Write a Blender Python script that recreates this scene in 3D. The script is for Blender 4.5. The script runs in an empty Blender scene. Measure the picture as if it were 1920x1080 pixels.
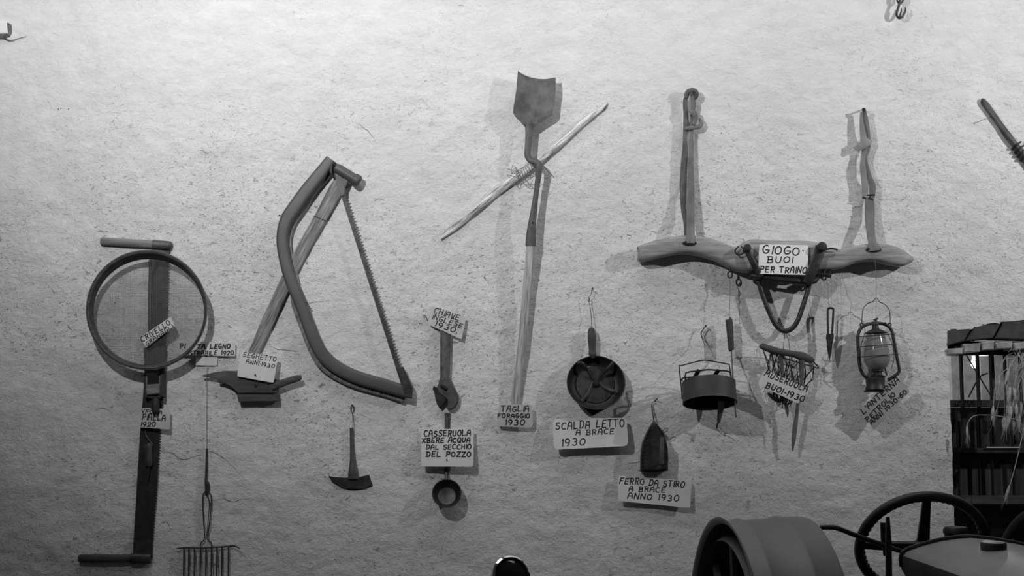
import bpy, bmesh, math, random
from mathutils import Vector, Matrix, noise
random.seed(7)
R = math.radians
SC = bpy.context.scene
COL = SC.collection

# ------------------------------------------------------------------ camera
CAM_D, CAM_Z, PITCH, F = 5.0, 1.65, R(6.0), 2380.0
cd = bpy.data.cameras.new('camera'); cam = bpy.data.objects.new('camera', cd); COL.objects.link(cam)
cam.location = (0, -CAM_D, CAM_Z); cam.rotation_euler = (R(90) + PITCH, 0, 0)
cd.sensor_width = 36; cd.lens = 36 * F / 1920; cd.clip_start = .05; cd.clip_end = 60
SC.camera = cam
S = CAM_D / F                                                       # metres per pixel on the wall

def P(px, py, d=0.0):
    """point seen at pixel (px,py) standing d metres in front of the wall (wall is y=0)"""
    u, v = (px - 960) / F, (540 - py) / F
    dy = math.cos(PITCH) - v * math.sin(PITCH); dz = math.sin(PITCH) + v * math.cos(PITCH)
    t = (CAM_D - d) / dy
    return Vector((u * t, -d, CAM_Z + dz * t))

# ------------------------------------------------------------------ world, lamps, exposure
w = bpy.data.worlds.new('world'); SC.world = w; w.use_nodes = True
w.node_tree.nodes['Background'].inputs[0].default_value = (.5, .5, .5, 1)
w.node_tree.nodes['Background'].inputs[1].default_value = .04
def lamp(name, loc, aim, power, size, cone, blend):
    l = bpy.data.lights.new(name, 'SPOT'); o = bpy.data.objects.new(name, l); COL.objects.link(o)
    l.energy = power; l.shadow_soft_size = size; l.spot_size = R(cone); l.spot_blend = blend
    o.location = loc; o.rotation_euler = (Vector(aim) - Vector(loc)).to_track_quat('-Z', 'Y').to_euler()
    return o
lamp('spot_left', (-1.42, -2.9, 3.55), P(700, -280, 0), 300, .02, 118.7, 1.0)
lamp('spot_right', (3.70, -1.88, 3.42), P(1900, 120, 0), 222, .02, 82, 1.0)
al = bpy.data.lights.new('overhead_fill', 'AREA'); alo = bpy.data.objects.new('overhead_fill', al); COL.objects.link(alo)  # added soft fill, stands in for light bounced from overhead
al.shape = 'RECTANGLE'; al.size = 4; al.size_y = 1; al.energy = 32; alo.location = (0, -1.14, 4.6)
VS = SC.view_settings
SC.display_settings.display_device = 'sRGB'
VS.view_transform = 'Standard'; VS.look = 'None'; VS.exposure = 0.0; VS.gamma = 1.0; VS.use_curve_mapping = False

# ------------------------------------------------------------------ materials
def mat(name, base, rough=.6, metal=0.0, var=.25, scale=18, bump=.15, dist=.002, stretch=None, spec=.4, ang=0, lo=.35, hi=.65, fine=True):
    m = bpy.data.materials.new(name); m.use_nodes = True
    nt = m.node_tree; N = nt.nodes; L = nt.links; b = N['Principled BSDF']
    tc = N.new('ShaderNodeTexCoord'); src = tc.outputs['Object']
    r0 = N.new('ShaderNodeMapping'); r0.inputs['Rotation'].default_value = (0, R(ang), 0); L.new(src, r0.inputs['Vector'])
    mp = N.new('ShaderNodeMapping'); L.new(r0.outputs[0], mp.inputs['Vector'])
    mp.inputs['Scale'].default_value = stretch or (1, 1, 1)
    n = N.new('ShaderNodeTexNoise'); n.inputs['Scale'].default_value = scale; n.inputs['Detail'].default_value = 8; n.inputs['Roughness'].default_value = .65
    L.new(mp.outputs[0], n.inputs['Vector'])
    cr = N.new('ShaderNodeValToRGB'); cr.color_ramp.elements[0].position = lo; cr.color_ramp.elements[1].position = hi
    a, c = base * (1 - var), min(1, base * (1 + var))
    cr.color_ramp.elements[0].color = (a, a, a, 1); cr.color_ramp.elements[1].color = (c, c, c, 1)
    L.new(n.outputs['Fac'], cr.inputs[0]); L.new(cr.outputs[0], b.inputs['Base Color'])
    b.inputs['Roughness'].default_value = rough; b.inputs['Metallic'].default_value = metal; b.inputs['Specular IOR Level'].default_value = spec
    if bump:
        bp = N.new('ShaderNodeBump'); bp.inputs['Strength'].default_value = bump; bp.inputs['Distance'].default_value = dist
        L.new(n.outputs['Fac'], bp.inputs['Height']); L.new(bp.outputs[0], b.inputs['Normal'])
    return m

M = {}
M['card'] = mat('card_paper', .64, .75, var=.05, scale=9, bump=.05)
M['card_white'] = mat('card_white', .85, .7, var=.03, scale=9, bump=.03)
M['card_old'] = mat('card_old', .52, .8, var=.1, scale=14, bump=.1)
M['ink'] = mat('ink', .012, .6, var=.3, bump=0)
M['iron'] = mat('dark_iron', .050, .5, .5, var=.45, scale=30, bump=.4)
M['iron_mid'] = mat('grey_iron', .095, .5, .35, var=.35, scale=24, bump=.3)
M['sheet'] = mat('sooty_sheet', .055, .6, .2, var=.25, scale=12, bump=.2)
M['iron_black'] = mat('black_iron', .028, .55, .3, var=.4, scale=30, bump=.3)
M['paint'] = mat('painted_steel', .085, .5, .1, var=.12, scale=9, bump=.1)
M['steel'] = mat('worn_steel', .17, .38, .6, var=.4, scale=26, bump=.2)
M['shovel'] = mat('rusty_shovel', .105, .6, .15, var=.4, scale=20, bump=.3)
M['wood_up'] = mat('weathered_wood_upright', .40, .75, var=.5, scale=30, bump=.6, stretch=(3, 3, .22), ang=-4)
M['wood_diag'] = mat('weathered_wood_slanted', .22, .75, var=.6, scale=34, bump=.6, stretch=(3, 3, .25), ang=-27)
M['wood_pole'] = mat('peeled_pole', .48, .7, var=.75, scale=26, bump=.7, stretch=(3, 3, .3), ang=-51, lo=.4, hi=.58)
M['wood_pole_r'] = mat('bark_pole', .09, .8, var=.8, scale=26, bump=.9, stretch=(3, 3, .3), ang=38)
M['wood_yoke'] = mat('yoke_wood', .29, .7, var=.35, scale=26, bump=.9, stretch=(.25, 2.4, 2.4))
M['wood_grip'] = mat('grip_wood', .22, .65, var=.3, scale=22, bump=.4, stretch=(.3, 3, 3))
M['wood_dark'] = mat('dark_wood', .06, .65, var=.4, scale=20, bump=.4, stretch=(.4, 3, 3))
M['wood_dark_up'] = mat('dark_wood_upright', .045, .65, var=.4, scale=20, bump=.4, stretch=(3, 3, .3))
M['wood_frame'] = mat('window_wood', .020, .55, var=.4, scale=20, bump=.3, stretch=(3, 3, .3))
M['leather'] = mat('dry_leather', .12, .75, var=.45, scale=20, bump=.6, stretch=(1, 1, .4))
M['leather_pale'] = mat('pale_leather', .24, .75, var=.25, scale=20, bump=.5, stretch=(1, 1, .4))
M['leather_mid'] = mat('grey_leather', .17, .75, var=.35, scale=20, bump=.5, stretch=(1, 1, .4))
M['wire'] = mat('thin_wire', .10, .5, .4, var=.3, bump=0)
M['wire_dark'] = mat('dark_wire', .03, .5, .4, var=.3, bump=0)
M['thread'] = mat('thread', .20, .8, var=.2, bump=0)
M['mesh_wire'] = mat('sieve_wire', .16, .5, .3, var=.2, bump=0)
M['brick_dark'] = mat('dark_brick', .055, .85, var=.3, scale=25, bump=.8, dist=.004)
M['brick_pale'] = mat('pale_brick', .34, .85, var=.35, scale=22, bump=.8, dist=.004)
M['tractor'] = mat('tractor_paint', .155, .5, .1, var=.10, scale=5, bump=.08, spec=.5)
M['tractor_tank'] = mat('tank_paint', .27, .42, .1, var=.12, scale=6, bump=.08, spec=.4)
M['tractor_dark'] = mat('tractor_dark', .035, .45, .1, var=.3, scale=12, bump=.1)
M['rubber'] = mat('black_rubber', .022, .45, 0, var=.2, scale=20, bump=.15)
M['chrome'] = mat('chrome', .75, .08, 1, var=.05, bump=0)
M['gloss_black'] = mat('gloss_black', .02, .1, 0, var=.1, bump=0, spec=.6)
M['straw'] = mat('straw', .40, .7, var=.3, scale=60, bump=.1)
M['room_wall'] = mat('far_room_wall', .35, .85, var=.4, scale=6, bump=.3)
M['floor'] = mat('concrete_floor', .12, .8, var=.3, scale=5, bump=.4)
M['lead'] = mat('lining_black', .012, .8, var=.3, bump=0)

def glass(name, tint, rough, alpha=.5):
    m = bpy.data.materials.new(name); m.use_nodes = True; nt = m.node_tree; N = nt.nodes; L = nt.links
    b = N['Principled BSDF']; b.inputs['Base Color'].default_value = (tint, tint, tint, 1)
    b.inputs['Roughness'].default_value = rough; b.inputs['IOR'].default_value = 1.45; b.inputs['Specular IOR Level'].default_value = .6
    n = N.new('ShaderNodeTexNoise'); n.inputs['Scale'].default_value = 12
    mr = N.new('ShaderNodeMapRange'); mr.inputs['To Min'].default_value = alpha - .12; mr.inputs['To Max'].default_value = alpha + .12
    L.new(n.outputs['Fac'], mr.inputs['Value']); L.new(mr.outputs[0], b.inputs['Alpha'])
    return m
M['globe'] = glass('smoky_globe', .30, .10, .66)
M['pane'] = glass('dusty_pane', .10, .08, .22)
def emit(name, v):
    m = bpy.data.materials.new(name); m.use_nodes = True; b = m.node_tree.nodes['Principled BSDF']
    b.inputs['Emission Color'].default_value = (1, 1, 1, 1); b.inputs['Emission Strength'].default_value = v
    return m
M['bulb'] = emit('bulb_glow', 9)

def plaster():
    m = bpy.data.materials.new('rough_plaster'); m.use_nodes = True; nt = m.node_tree; N = nt.nodes; L = nt.links; b = N['Principled BSDF']
    tc = N.new('ShaderNodeTexCoord')
    def nz(scale, detail=6, st=(1, 1, 1), rough=.6, dis=0, rot=0):
        mp = N.new('ShaderNodeMapping'); mp.inputs['Scale'].default_value = st; mp.inputs['Rotation'].default_value = (0, R(rot), 0)
        L.new(tc.outputs['Object'], mp.inputs[0])
        n = N.new('ShaderNodeTexNoise'); n.inputs['Scale'].default_value = scale; n.inputs['Detail'].default_value = detail
        n.inputs['Roughness'].default_value = rough; n.inputs['Distortion'].default_value = dis
        L.new(mp.outputs[0], n.inputs['Vector']); return n.outputs['Fac']
    def mr(src, a, b_, c, d):
        n = N.new('ShaderNodeMapRange'); n.inputs['From Min'].default_value = a; n.inputs['From Max'].default_value = b_
        n.inputs['To Min'].default_value = c; n.inputs['To Max'].default_value = d; L.new(src, n.inputs['Value']); return n.outputs[0]
    def mth(op, a, b_):
        n = N.new('ShaderNodeMath'); n.operation = op
        for i, s in enumerate((a, b_)):
            if isinstance(s, (int, float)): n.inputs[i].default_value = s
            else: L.new(s, n.inputs[i])
        return n.outputs[0]
    big = mr(nz(1.3, 4), .3, .7, .93, 1.03)
    mid = mr(nz(9, 5, (1, 1, 1.8)), .3, .7, .93, 1.04)
    zone = mr(nz(2.2, 3), .42, .62, .0, 1.0)                      # where the plaster is rougher
    pit1 = mr(nz(44, 4, (.9, 1, 1.45), .65, .9, 12), .62, .70, 0, 1)  # little scratches
    pit2 = mr(nz(95, 2, (1, 1, 1.7), .6, .4), .63, .72, 0, 1)
    pits = mth('MAXIMUM', pit1, mth('MULTIPLY', pit2, .8))
    sx = N.new('ShaderNodeSeparateXYZ'); geo = N.new('ShaderNodeNewGeometry'); L.new(geo.outputs['Position'], sx.inputs[0])
    coarse = mr(sx.outputs['Z'], 3.25, 2.35, .32, 1.0)                # the plaster is smoother high up, rougher lower down
    pits = mth('MULTIPLY', mth('MULTIPLY', pits, coarse), mth('ADD', mth('MULTIPLY', zone, .65), .35))
    pit3 = mr(nz(150, 3, (1, 1, 1.3), .7, .6), .66, .72, 0, .7)
    pits = mth('MAXIMUM', pits, mth('MULTIPLY', pit3, zone))
    fac = mth('MULTIPLY', mth('MULTIPLY', big, mid), mth('SUBTRACT', 1.0, mth('MULTIPLY', pits, .6)))
    col = mth('MULTIPLY', fac, .80)
    cc = N.new('ShaderNodeCombineColor')
    for i in range(3): L.new(col, cc.inputs[i])
    L.new(cc.outputs[0], b.inputs['Base Color']); b.inputs['Roughness'].default_value = .9; b.inputs['Specular IOR Level'].default_value = .15
    h = mth('ADD', mth('ADD', mth('MULTIPLY', nz(46, 8, (1, 1, 1.3), .72, .6), .9), mth('MULTIPLY', nz(15, 5, (1, 1, 1.4), .6, .8), .6)), mth('MULTIPLY', nz(8, 4), 1.0))
    h = mth('SUBTRACT', h, mth('MULTIPLY', pits, .6))
    bp = N.new('ShaderNodeBump'); bp.inputs['Strength'].default_value = .85; bp.inputs['Distance'].default_value = .010
    L.new(mth('MULTIPLY', h, mr(sx.outputs['Z'], 3.3, 2.2, .55, 1.0)), bp.inputs['Height']); L.new(bp.outputs[0], b.inputs['Normal'])
    return m
M['plaster'] = plaster()

# ------------------------------------------------------------------ object helpers
def tag(o, label=None, cat=None, group=None, kind=None):
    if label: o['label'] = label
    if cat: o['category'] = cat
    if group: o['group'] = group
    if kind: o['kind'] = kind
    return o
def thing(name, label, cat, at, group=None):
    o = bpy.data.objects.new(name, None); COL.objects.link(o); o.location = at; o.empty_display_size = .05
    return tag(o, label, cat, group)
def root_of(o):
    v = Vector((0, 0, 0))
    while o is not None: v = v + o.location; o = o.parent
    return v
def obj(name, bm, m, parent=None, smooth=True, label=None, bevel=0):
    me = bpy.data.meshes.new(name)
    off = root_of(parent) if parent is not None else None
    if off is None:
        c = Vector((0, 0, 0)); n = max(1, len(bm.verts))
        for v in bm.verts: c += v.co
        off = c / n
    for v in bm.verts: v.co -= off
    bmesh.ops.recalc_face_normals(bm, faces=bm.faces)
    bm.to_mesh(me); bm.free()
    if smooth: me.shade_smooth() if hasattr(me, 'shade_smooth') else None
    me.materials.append(m)
    o = bpy.data.objects.new(name, me); COL.objects.link(o)
    if parent is not None: o.parent = parent
    else: o.location = off
    if smooth:
        try: me.set_sharp_from_angle(angle=R(38))
        except Exception: pass
    if label: o['label'] = label
    return o
B = bmesh.new

def spline(pts, k=5):
    """Catmull-Rom through tuples of any length"""
    if len(pts) < 3 or k < 2: return list(pts)
    out = []; n = len(pts)
    for i in range(n - 1):
        p0 = pts[max(i - 1, 0)]; p1 = pts[i]; p2 = pts[i + 1]; p3 = pts[min(i + 2, n - 1)]
        for j in range(k):
            t = j / k
            out.append(tuple(.5 * ((2 * b) + (-a + c) * t + (2 * a - 5 * b + 4 * c - d) * t * t + (-a + 3 * b - 3 * c + d) * t ** 3) for a, b, c, d in zip(p0, p1, p2, p3)))
    out.append(tuple(pts[-1])); return out

def rings(bm, loops, close=True, caps=True):
    vs = [[bm.verts.new(p) for p in lp] for lp in loops]
    for a, b in zip(vs, vs[1:]):
        n = len(a)
        for i in range(n if close else n - 1):
            j = (i + 1) % n
            try: bm.faces.new((a[i], a[j], b[j], b[i]))
            except ValueError: pass
    if caps and close:
        bm.faces.new(vs[0][::-1]); bm.faces.new(vs[-1])
    return vs

def tube(bm, pts, r, n=8, sm=1, closed=False):
    """round bar through world points; r = radius or list (metres)"""
    rr = r if isinstance(r, (list, tuple)) else [r] * len(pts)
    q = [(p[0], p[1], p[2], a) for p, a in zip(pts, rr)]
    if sm > 1: q = spline(q, sm)
    pts = [Vector(a[:3]) for a in q]; rr = [a[3] for a in q]
    N_ = len(pts); loops = []; up = None
    for i, p in enumerate(pts):
        if closed: t = pts[(i + 1) % N_] - pts[(i - 1) % N_]
        else: t = pts[min(i + 1, N_ - 1)] - pts[max(i - 1, 0)]
        if t.length < 1e-9: t = Vector((0, 0, 1))
        t.normalize()
        if up is None:
            up = Vector((0, 1, 0)) if abs(t.y) < .9 else Vector((1, 0, 0))
        s = t.cross(up); s.normalize(); up = s.cross(t); up.normalize()
        loops.append([p + (s * math.cos(2 * math.pi * k / n) + up * math.sin(2 * math.pi * k / n)) * rr[i] for k in range(n)])
    if closed: loops.append(loops[0]); rings(bm, loops, caps=False); bmesh.ops.remove_doubles(bm, verts=bm.verts, dist=1e-6)
    else: rings(bm, loops)
    return bm

def ptube(bm, pts, r, n=8, sm=1):
    """round bar through (px,py,d) points, r in pixels (one or list)"""
    rr = [a * S for a in r] if isinstance(r, (list, tuple)) else r * S
    return tube(bm, [P(*p) for p in pts], rr, n, sm)

def sweep(bm, pts, wid, dep, n=16, power=2.0, sm=1, jit=0):
    """bar lying along the wall through (px,py,d); half width wid (px) across, half depth dep (px) off the wall; superellipse section"""
    k = len(pts)
    W = wid if isinstance(wid, (list, tuple)) else [wid] * k
    Dp = dep if isinstance(dep, (list, tuple)) else [dep] * k
    q = [(p[0], p[1], p[2], a, b) for p, a, b in zip(pts, W, Dp)]
    if sm > 1: q = spline(q, sm)
    c = [P(a[0], a[1], a[2]) for a in q]; loops = []
    for i, p in enumerate(c):
        t = c[min(i + 1, len(c) - 1)] - c[max(i - 1, 0)]; t.y = 0
        if t.length < 1e-9: t = Vector((0, 0, 1))
        t.normalize(); s = Vector((-t.z, 0, t.x)); lp = []
        jw = 1 + (noise.noise(p * 9) * jit if jit else 0)
        for m_ in range(n):
            a = 2 * math.pi * (m_ + .5) / n; ca, sa = math.cos(a), math.sin(a)
            x = math.copysign(abs(ca) ** (2 / power), ca); y = math.copysign(abs(sa) ** (2 / power), sa)
            lp.append(p + s * x * q[i][3] * S * jw + Vector((0, -1, 0)) * y * q[i][4] * S)
        loops.append(lp)
    rings(bm, loops); return bm

def prism(bm, outline, d0, d1, bevel=1.0, seg=2):
    """closed pixel outline, front at d1 metres off the wall, back at d0; bevel in px"""
    fr = [P(x, y, d1) for x, y in outline]
    vf = [bm.verts.new(p) for p in fr]; vb = [bm.verts.new((p.x, -d0, p.z)) for p in fr]
    ff = bm.faces.new(vf); fb = bm.faces.new(vb[::-1]); n = len(vf)
    for i in range(n): bm.faces.new((vf[i], vb[i], vb[(i + 1) % n], vf[(i + 1) % n]))
    if bevel:
        es = list(ff.edges) + ([] if d0 < .004 else list(fb.edges))
        bmesh.ops.bevel(bm, geom=es, offset=min(bevel * S, (d1 - d0) * .45), segments=seg, affect='EDGES', clamp_overlap=True)
    return bm

def box3(bm, c, sx, sy, sz, rot=None, bev=0):
    m_ = Matrix.Translation(c) @ (rot.to_4x4() if rot else Matrix.Identity(4)) @ Matrix.Diagonal((sx, sy, sz, 1))
    r = bmesh.ops.create_cube(bm, size=1, matrix=m_)
    if bev:
        es = list({e for v in r['verts'] for e in v.link_edges})
        bmesh.ops.bevel(bm, geom=es, offset=bev, segments=2, affect='EDGES')
    return bm

def lathe(bm, prof, c, axis, n=24, close=False):
    """profile [(r, h)] in metres turned about axis through c"""
    ax = Vector(axis).normalized(); a = ax.orthogonal().normalized(); b = ax.cross(a)
    loops = [[Vector(c) + ax * h + (a * math.cos(2 * math.pi * k / n) + b * math.sin(2 * math.pi * k / n)) * max(r, 1e-4) for k in range(n)] for r, h in prof]
    if close: loops.append(loops[0])
    rings(bm, loops, caps=not close)
    if close: bmesh.ops.remove_doubles(bm, verts=bm.verts, dist=1e-6)
    return bm

# ------------------------------------------------------------------ handwriting (single stroke letters)
def arc(cx, cy, rx, ry, a0, a1, n=9):
    return [(cx + rx * math.cos(R(a0 + (a1 - a0) * i / n)), cy + ry * math.sin(R(a0 + (a1 - a0) * i / n))) for i in range(n + 1)]
O_ = arc(.5, .5, .48, .5, 100, 460, 14)
G = {
 'A': [[(0, 0), (.12, .7), (.3, 1), (.75, 1), (.92, .6), (.95, 0)], [(.05, .45), (.93, .45)]],
 'B': [[(.15, 0), (.15, 1)], [(0, 1), (.6, 1)] + arc(.6, .77, .28, .23, 90, -90, 5) + [(.2, .52)], [(.2, .52), (.6, .52)] + arc(.62, .26, .33, .26, 90, -90, 5) + [(.05, 0)]],
 'C': [arc(.58, .5, .55, .5, 55, 300, 10)],
 'D': [[(.15, 0), (.15, 1)], [(0, 1), (.45, 1)] + arc(.45, .5, .5, .5, 90, -90, 8) + [(0, 0)]],
 'E': [[(.9, 1), (.15, .97), (.1, 0), (.9, .02)], [(.12, .5), (.75, .52)]],
 'F': [[(.95, 1), (.12, .97), (.1, 0)], [(.12, .52), (.72, .55)]],
 'G': [arc(.55, .5, .5, .5, 60, 330, 11) + [(.98, .42), (.5, .42)]],
 'H': [[(.08, 0), (.1, 1)], [(.92, 0), (.9, 1)], [(.08, .5), (.92, .5)]],
 'I': [[(.5, 0), (.52, 1)]],
 'L': [[(.15, 1), (.1, .02), (.9, .05)]],
 'M': [[(0, 0), (.15, 1), (.5, .4), (.85, 1), (1, 0)]],
 'N': [[(.05, 0), (.1, 1), (.88, 0), (.95, 1)]],
 'O': [O_], 'Q': [O_, [(.6, .25), (1, -.05)]],
 'P': [[(.15, 0), (.15, 1)], [(0, 1), (.6, 1)] + arc(.6, .74, .32, .26, 90, -90, 6) + [(.18, .48)]],
 'R': [[(.15, 0), (.15, 1)], [(0, 1), (.6, 1)] + arc(.6, .76, .3, .24, 90, -90, 6) + [(.18, .52)], [(.45, .5), (.95, 0)]],
 'S': [arc(.52, .75, .4, .25, 40, 230, 7) + arc(.48, .26, .43, .26, 60, -150, 7)],
 'T': [[(0, .98), (1, 1)], [(.5, 1), (.46, 0)]],
 'U': [[(.08, 1), (.08, .4)] + arc(.48, .35, .4, .35, 180, 360, 8) + [(.9, 1)]],
 'V': [[(.05, 1), (.45, 0), (.95, 1)]],
 'X': [[(.05, .9), (.9, 0)], [(.9, .95), (.05, 0)]],
 'Z': [[(.05, .97), (.92, 1), (.05, 0), (.98, .03)]],
 '0': [O_], '1': [[(.3, .8), (.55, 1), (.5, 0)]],
 '2': [arc(.48, .72, .4, .28, 160, -30, 7) + [(.05, 0), (.95, .04)]],
 '3': [arc(.42, .75, .4, .25, 130, -80, 7) + arc(.42, .26, .45, .26, 80, -140, 7)],
 '6': [[(.75, 1), (.3, .7)] + arc(.5, .28, .4, .28, 160, 520, 11)],
 '9': [arc(.48, .7, .4, .3, 0, 360, 11) + [(.9, .7), (.75, .2), (.5, 0)]],
 ',': [[(.4, .15), (.3, -.15)]], '.': [[(.4, .05), (.5, .0)]], "'": [[(.5, 1.05), (.35, .75)]],
 '-': [[(.15, .5), (.85, .5)]], '*': [[(.4, .55), (.5, .5)]],
}
def write(bm, text, a, b, h, depth, lw=.75, slant=.12):
    lw *= 1.15
    """text from pixel a to pixel b along the baseline, letter height h px, depth(px,py) gives d"""
    ax, ay = a; bx, by = b; L_ = math.hypot(bx - ax, by - ay); ux, uy = (bx - ax) / L_, (by - ay) / L_; vx, vy = uy, -ux
    wd = {'I': .35, '1': .5, ',': .3, '.': .3, "'": .3, '*': .4, '-': .6, 'M': 1.15, ' ': .75}
    cells = [wd.get(c, 1.0) for c in text]; tot = sum(cells) ; cw = L_ / tot; x = 0
    for c, wc in zip(text, cells):
        gw = cw * wc * .74 if wc >= 1 else cw * wc * .8
        if wc < .45: gw = cw * .25
        jy = random.uniform(-.06, .06) * h; js = random.uniform(.92, 1.08); sl = slant + random.uniform(-.08, .08)
        for st in G.get(c, []):
            q = []
            for gx, gy in st:
                lx = x + gx * gw + gy * h * sl * js; ly = jy + gy * h * js
                q.append((ax + ux * lx + vx * ly, ay + uy * lx + vy * ly))
            for (x0, y0), (x1, y1) in zip(q, q[1:]):
                d = math.hypot(x1 - x0, y1 - y0)
                if d < 1e-4: continue
                nx, ny = -(y1 - y0) / d * lw, (x1 - x0) / d * lw; ex, ey = (x1 - x0) / d * lw * .6, (y1 - y0) / d * lw * .6
                vs = [(x0 - ex + nx, y0 - ey + ny), (x1 + ex + nx, y1 + ey + ny), (x1 + ex * 1.8, y1 + ey * 1.8), (x1 + ex - nx, y1 + ey - ny), (x0 - ex - nx, y0 - ey - ny), (x0 - ex * 1.8, y0 - ey * 1.8)]
                bm.faces.new([bm.verts.new(P(vx_, vy_, depth(vx_, vy_))) for vx_, vy_ in vs])
        x += cw * wc
def plane_fit(c, ds):
    (x0, y0), (x1, y1), (x2, y2) = c[0], c[1], c[3]
    det = (x1 - x0) * (y2 - y0) - (x2 - x0) * (y1 - y0)
    def f(x, y):
        s = ((x - x0) * (y2 - y0) - (x2 - x0) * (y - y0)) / det; t = ((x1 - x0) * (y - y0) - (x - x0) * (y1 - y0)) / det
        return ds[0] + s * (ds[1] - ds[0]) + t * (ds[2] - ds[0])
    return f
def card(label, corners, ds, lines, m='card', curl=0, lw=.75, th=.0012, nail=None, rnd_=.012):
    """corners TL,TR,BR,BL px; ds depth at TL,TR,BL (m)"""
    t = thing('sign_card', label, 'sign', P(*corners[0], ds[0]), None)
    base = plane_fit(corners, ds)
    def uv(s, tt):
        (a, b, c, d) = corners
        x = (a[0] * (1 - s) + b[0] * s) * (1 - tt) + (d[0] * (1 - s) + c[0] * s) * tt
        y = (a[1] * (1 - s) + b[1] * s) * (1 - tt) + (d[1] * (1 - s) + c[1] * s) * tt
        return x, y
    cx = sum(p[0] for p in corners) / 4; cy = sum(p[1] for p in corners) / 4; sz = math.hypot(corners[1][0] - corners[0][0], corners[1][1] - corners[0][1]) / 2
    dep = lambda x, y: base(x, y) + curl * (((x - cx) ** 2 + (y - cy) ** 2) / sz ** 2)
    bm = B(); nx, ny = 14, 8; fr = []; bk = []
    for j in range(ny + 1):
        ra, rb = [], []
        for i in range(nx + 1):
            s, tt = i / nx, j / ny
            # rounded, slightly irregular corners
            e = rnd_; s2 = s; t2 = tt
            if i in (0, nx) and j in (0, ny): s2 = e * .7 if i == 0 else 1 - e * .7; t2 = e * 1.1 if j == 0 else 1 - e * 1.1
            x, y = uv(s2, t2)
            if i in (0, nx) or j in (0, ny):
                x += noise.noise(Vector((x * .13, y * .13, 1))) * .5; y += noise.noise(Vector((x * .13, y * .13, 5))) * .5
            p = P(x, y, dep(x, y)); ra.append(bm.verts.new(p)); rb.append(bm.verts.new(p + Vector((0, th, 0))))
        fr.append(ra); bk.append(rb)
    for j in range(ny):
        for i in range(nx):
            bm.faces.new((fr[j][i], fr[j + 1][i], fr[j + 1][i + 1], fr[j][i + 1])); bm.faces.new((bk[j][i], bk[j][i + 1], bk[j + 1][i + 1], bk[j + 1][i]))
    bd = [(0, i) for i in range(nx)] + [(j, nx) for j in range(ny)] + [(ny, nx - i) for i in range(nx)] + [(ny - j, 0) for j in range(ny)]
    for q in range(len(bd)):
        a, b = bd[q], bd[(q + 1) % len(bd)]
        bm.faces.new((fr[a[0]][a[1]], fr[b[0]][b[1]], bk[b[0]][b[1]], bk[a[0]][a[1]]))
    obj('board', bm, M[m], t)
    if lines:
        bm = B()
        for ln in lines: write(bm, ln[0], ln[1], ln[2], ln[3], lambda x, y: dep(x, y) + .0008, lw=ln[4] if len(ln) > 4 else lw)
        obj('lettering', bm, M['ink'], t, smooth=False)
    if nail:
        bm = B(); x, y = nail; p = P(x, y, dep(x, y))
        tube(bm, [(p.x, .02, p.z), (p.x, p.y - .003, p.z)], .0012, 6); tube(bm, [(p.x, p.y - .002, p.z), (p.x, p.y - .004, p.z)], .0032, 8)
        obj('nail', bm, M['iron'], t)
    return t
def nail(label, tip, foot, r=1.0, head=True):
    """nail driven in the wall at foot px (d=0), free end at tip (px,py,d)"""
    bm = B(); a = P(*foot, -.02); b = P(*tip)
    tube(bm, [a, b], r * S, 8)
    if head: v = (b - a).normalized(); tube(bm, [b, b + v * .0025], r * S * 2.1, 10)
    return tag(obj('nail', bm, M['iron']), label, 'nail')

# ------------------------------------------------------------------ setting
XO = P(1783, 800, 0).x; XR = P(2230, 800, 0).x; ZB = P(1800, 1110, 0).z
def arch_z(x):                                                       # broken plaster edge over the opening
    px = 960 + x / S
    y = 633 - (px - 1778) * .35 + max(0, px - 1850) * .22 + max(0, px - 1900) * .12
    return P(px, y, 0).z + .006 * noise.noise(Vector((x * 25, 0, 0))) + .004 * noise.noise(Vector((x * 80, 3, 0)))
def relief(x, z):
    v = Vector((x, 0, z))
    return (.010 * noise.noise(v * 1.7) + .006 * noise.noise(v * 6) + .0030 * noise.noise(Vector((x * 17, 4, z * 24))) + .0016 * noise.noise(Vector((x * 40, 9, z * 55))))
def axis_vals(a, b, step, keep):
    n = max(1, round((b - a) / step)); vals = [a + (b - a) * i / n for i in range(n + 1)]
    for k in keep:
        if a < k < b:
            i = min(range(len(vals)), key=lambda q: abs(vals[q] - k)); vals[i] = k
    return vals
xs = [-3.6, -3.2, -2.8, -2.4] + axis_vals(-2.2, XR, .0115, [XO]) + [XR + .3, XR + .8]
zs = [0, .3, .6, .85] + axis_vals(.95, 3.6, .0115, [ZB]) + [3.9, 4.3, 4.8, 5.2]
bm = B(); grid = []
for z in zs:
    row = []
    for x in xs:
        zz = z
        if x >= XO - 1e-6 and x <= XR and abs(z - arch_z(x)) < .00576: zz = arch_z(x)
        row.append(bm.verts.new((x + (.003 * noise.noise(Vector((z * 20, 7, 0))) if abs(x - XO) < 1e-6 else 0), -relief(x, zz), zz)))
    grid.append(row)
for j in range(len(zs) - 1):
    for i in range(len(xs) - 1):
        cx, cz = (xs[i] + xs[i + 1]) / 2, (zs[j] + zs[j + 1]) / 2
        if XO < cx < XR and ZB < cz < arch_z(cx): continue
        bm.faces.new((grid[j][i], grid[j][i + 1], grid[j + 1][i + 1], grid[j + 1][i]))
bmesh.ops.delete(bm, geom=[v for v in bm.verts if not v.link_faces], context='VERTS')
be = [e for e in bm.edges if len(e.link_faces) == 1 and all(XO - .01 < v.co.x < XR + .01 and ZB - .01 < v.co.z < 2.6 for v in e.verts)]
ex = bmesh.ops.extrude_edge_only(bm, edges=be)
for v in [g for g in ex['geom'] if isinstance(g, bmesh.types.BMVert)]: v.co.y = .34
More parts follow.
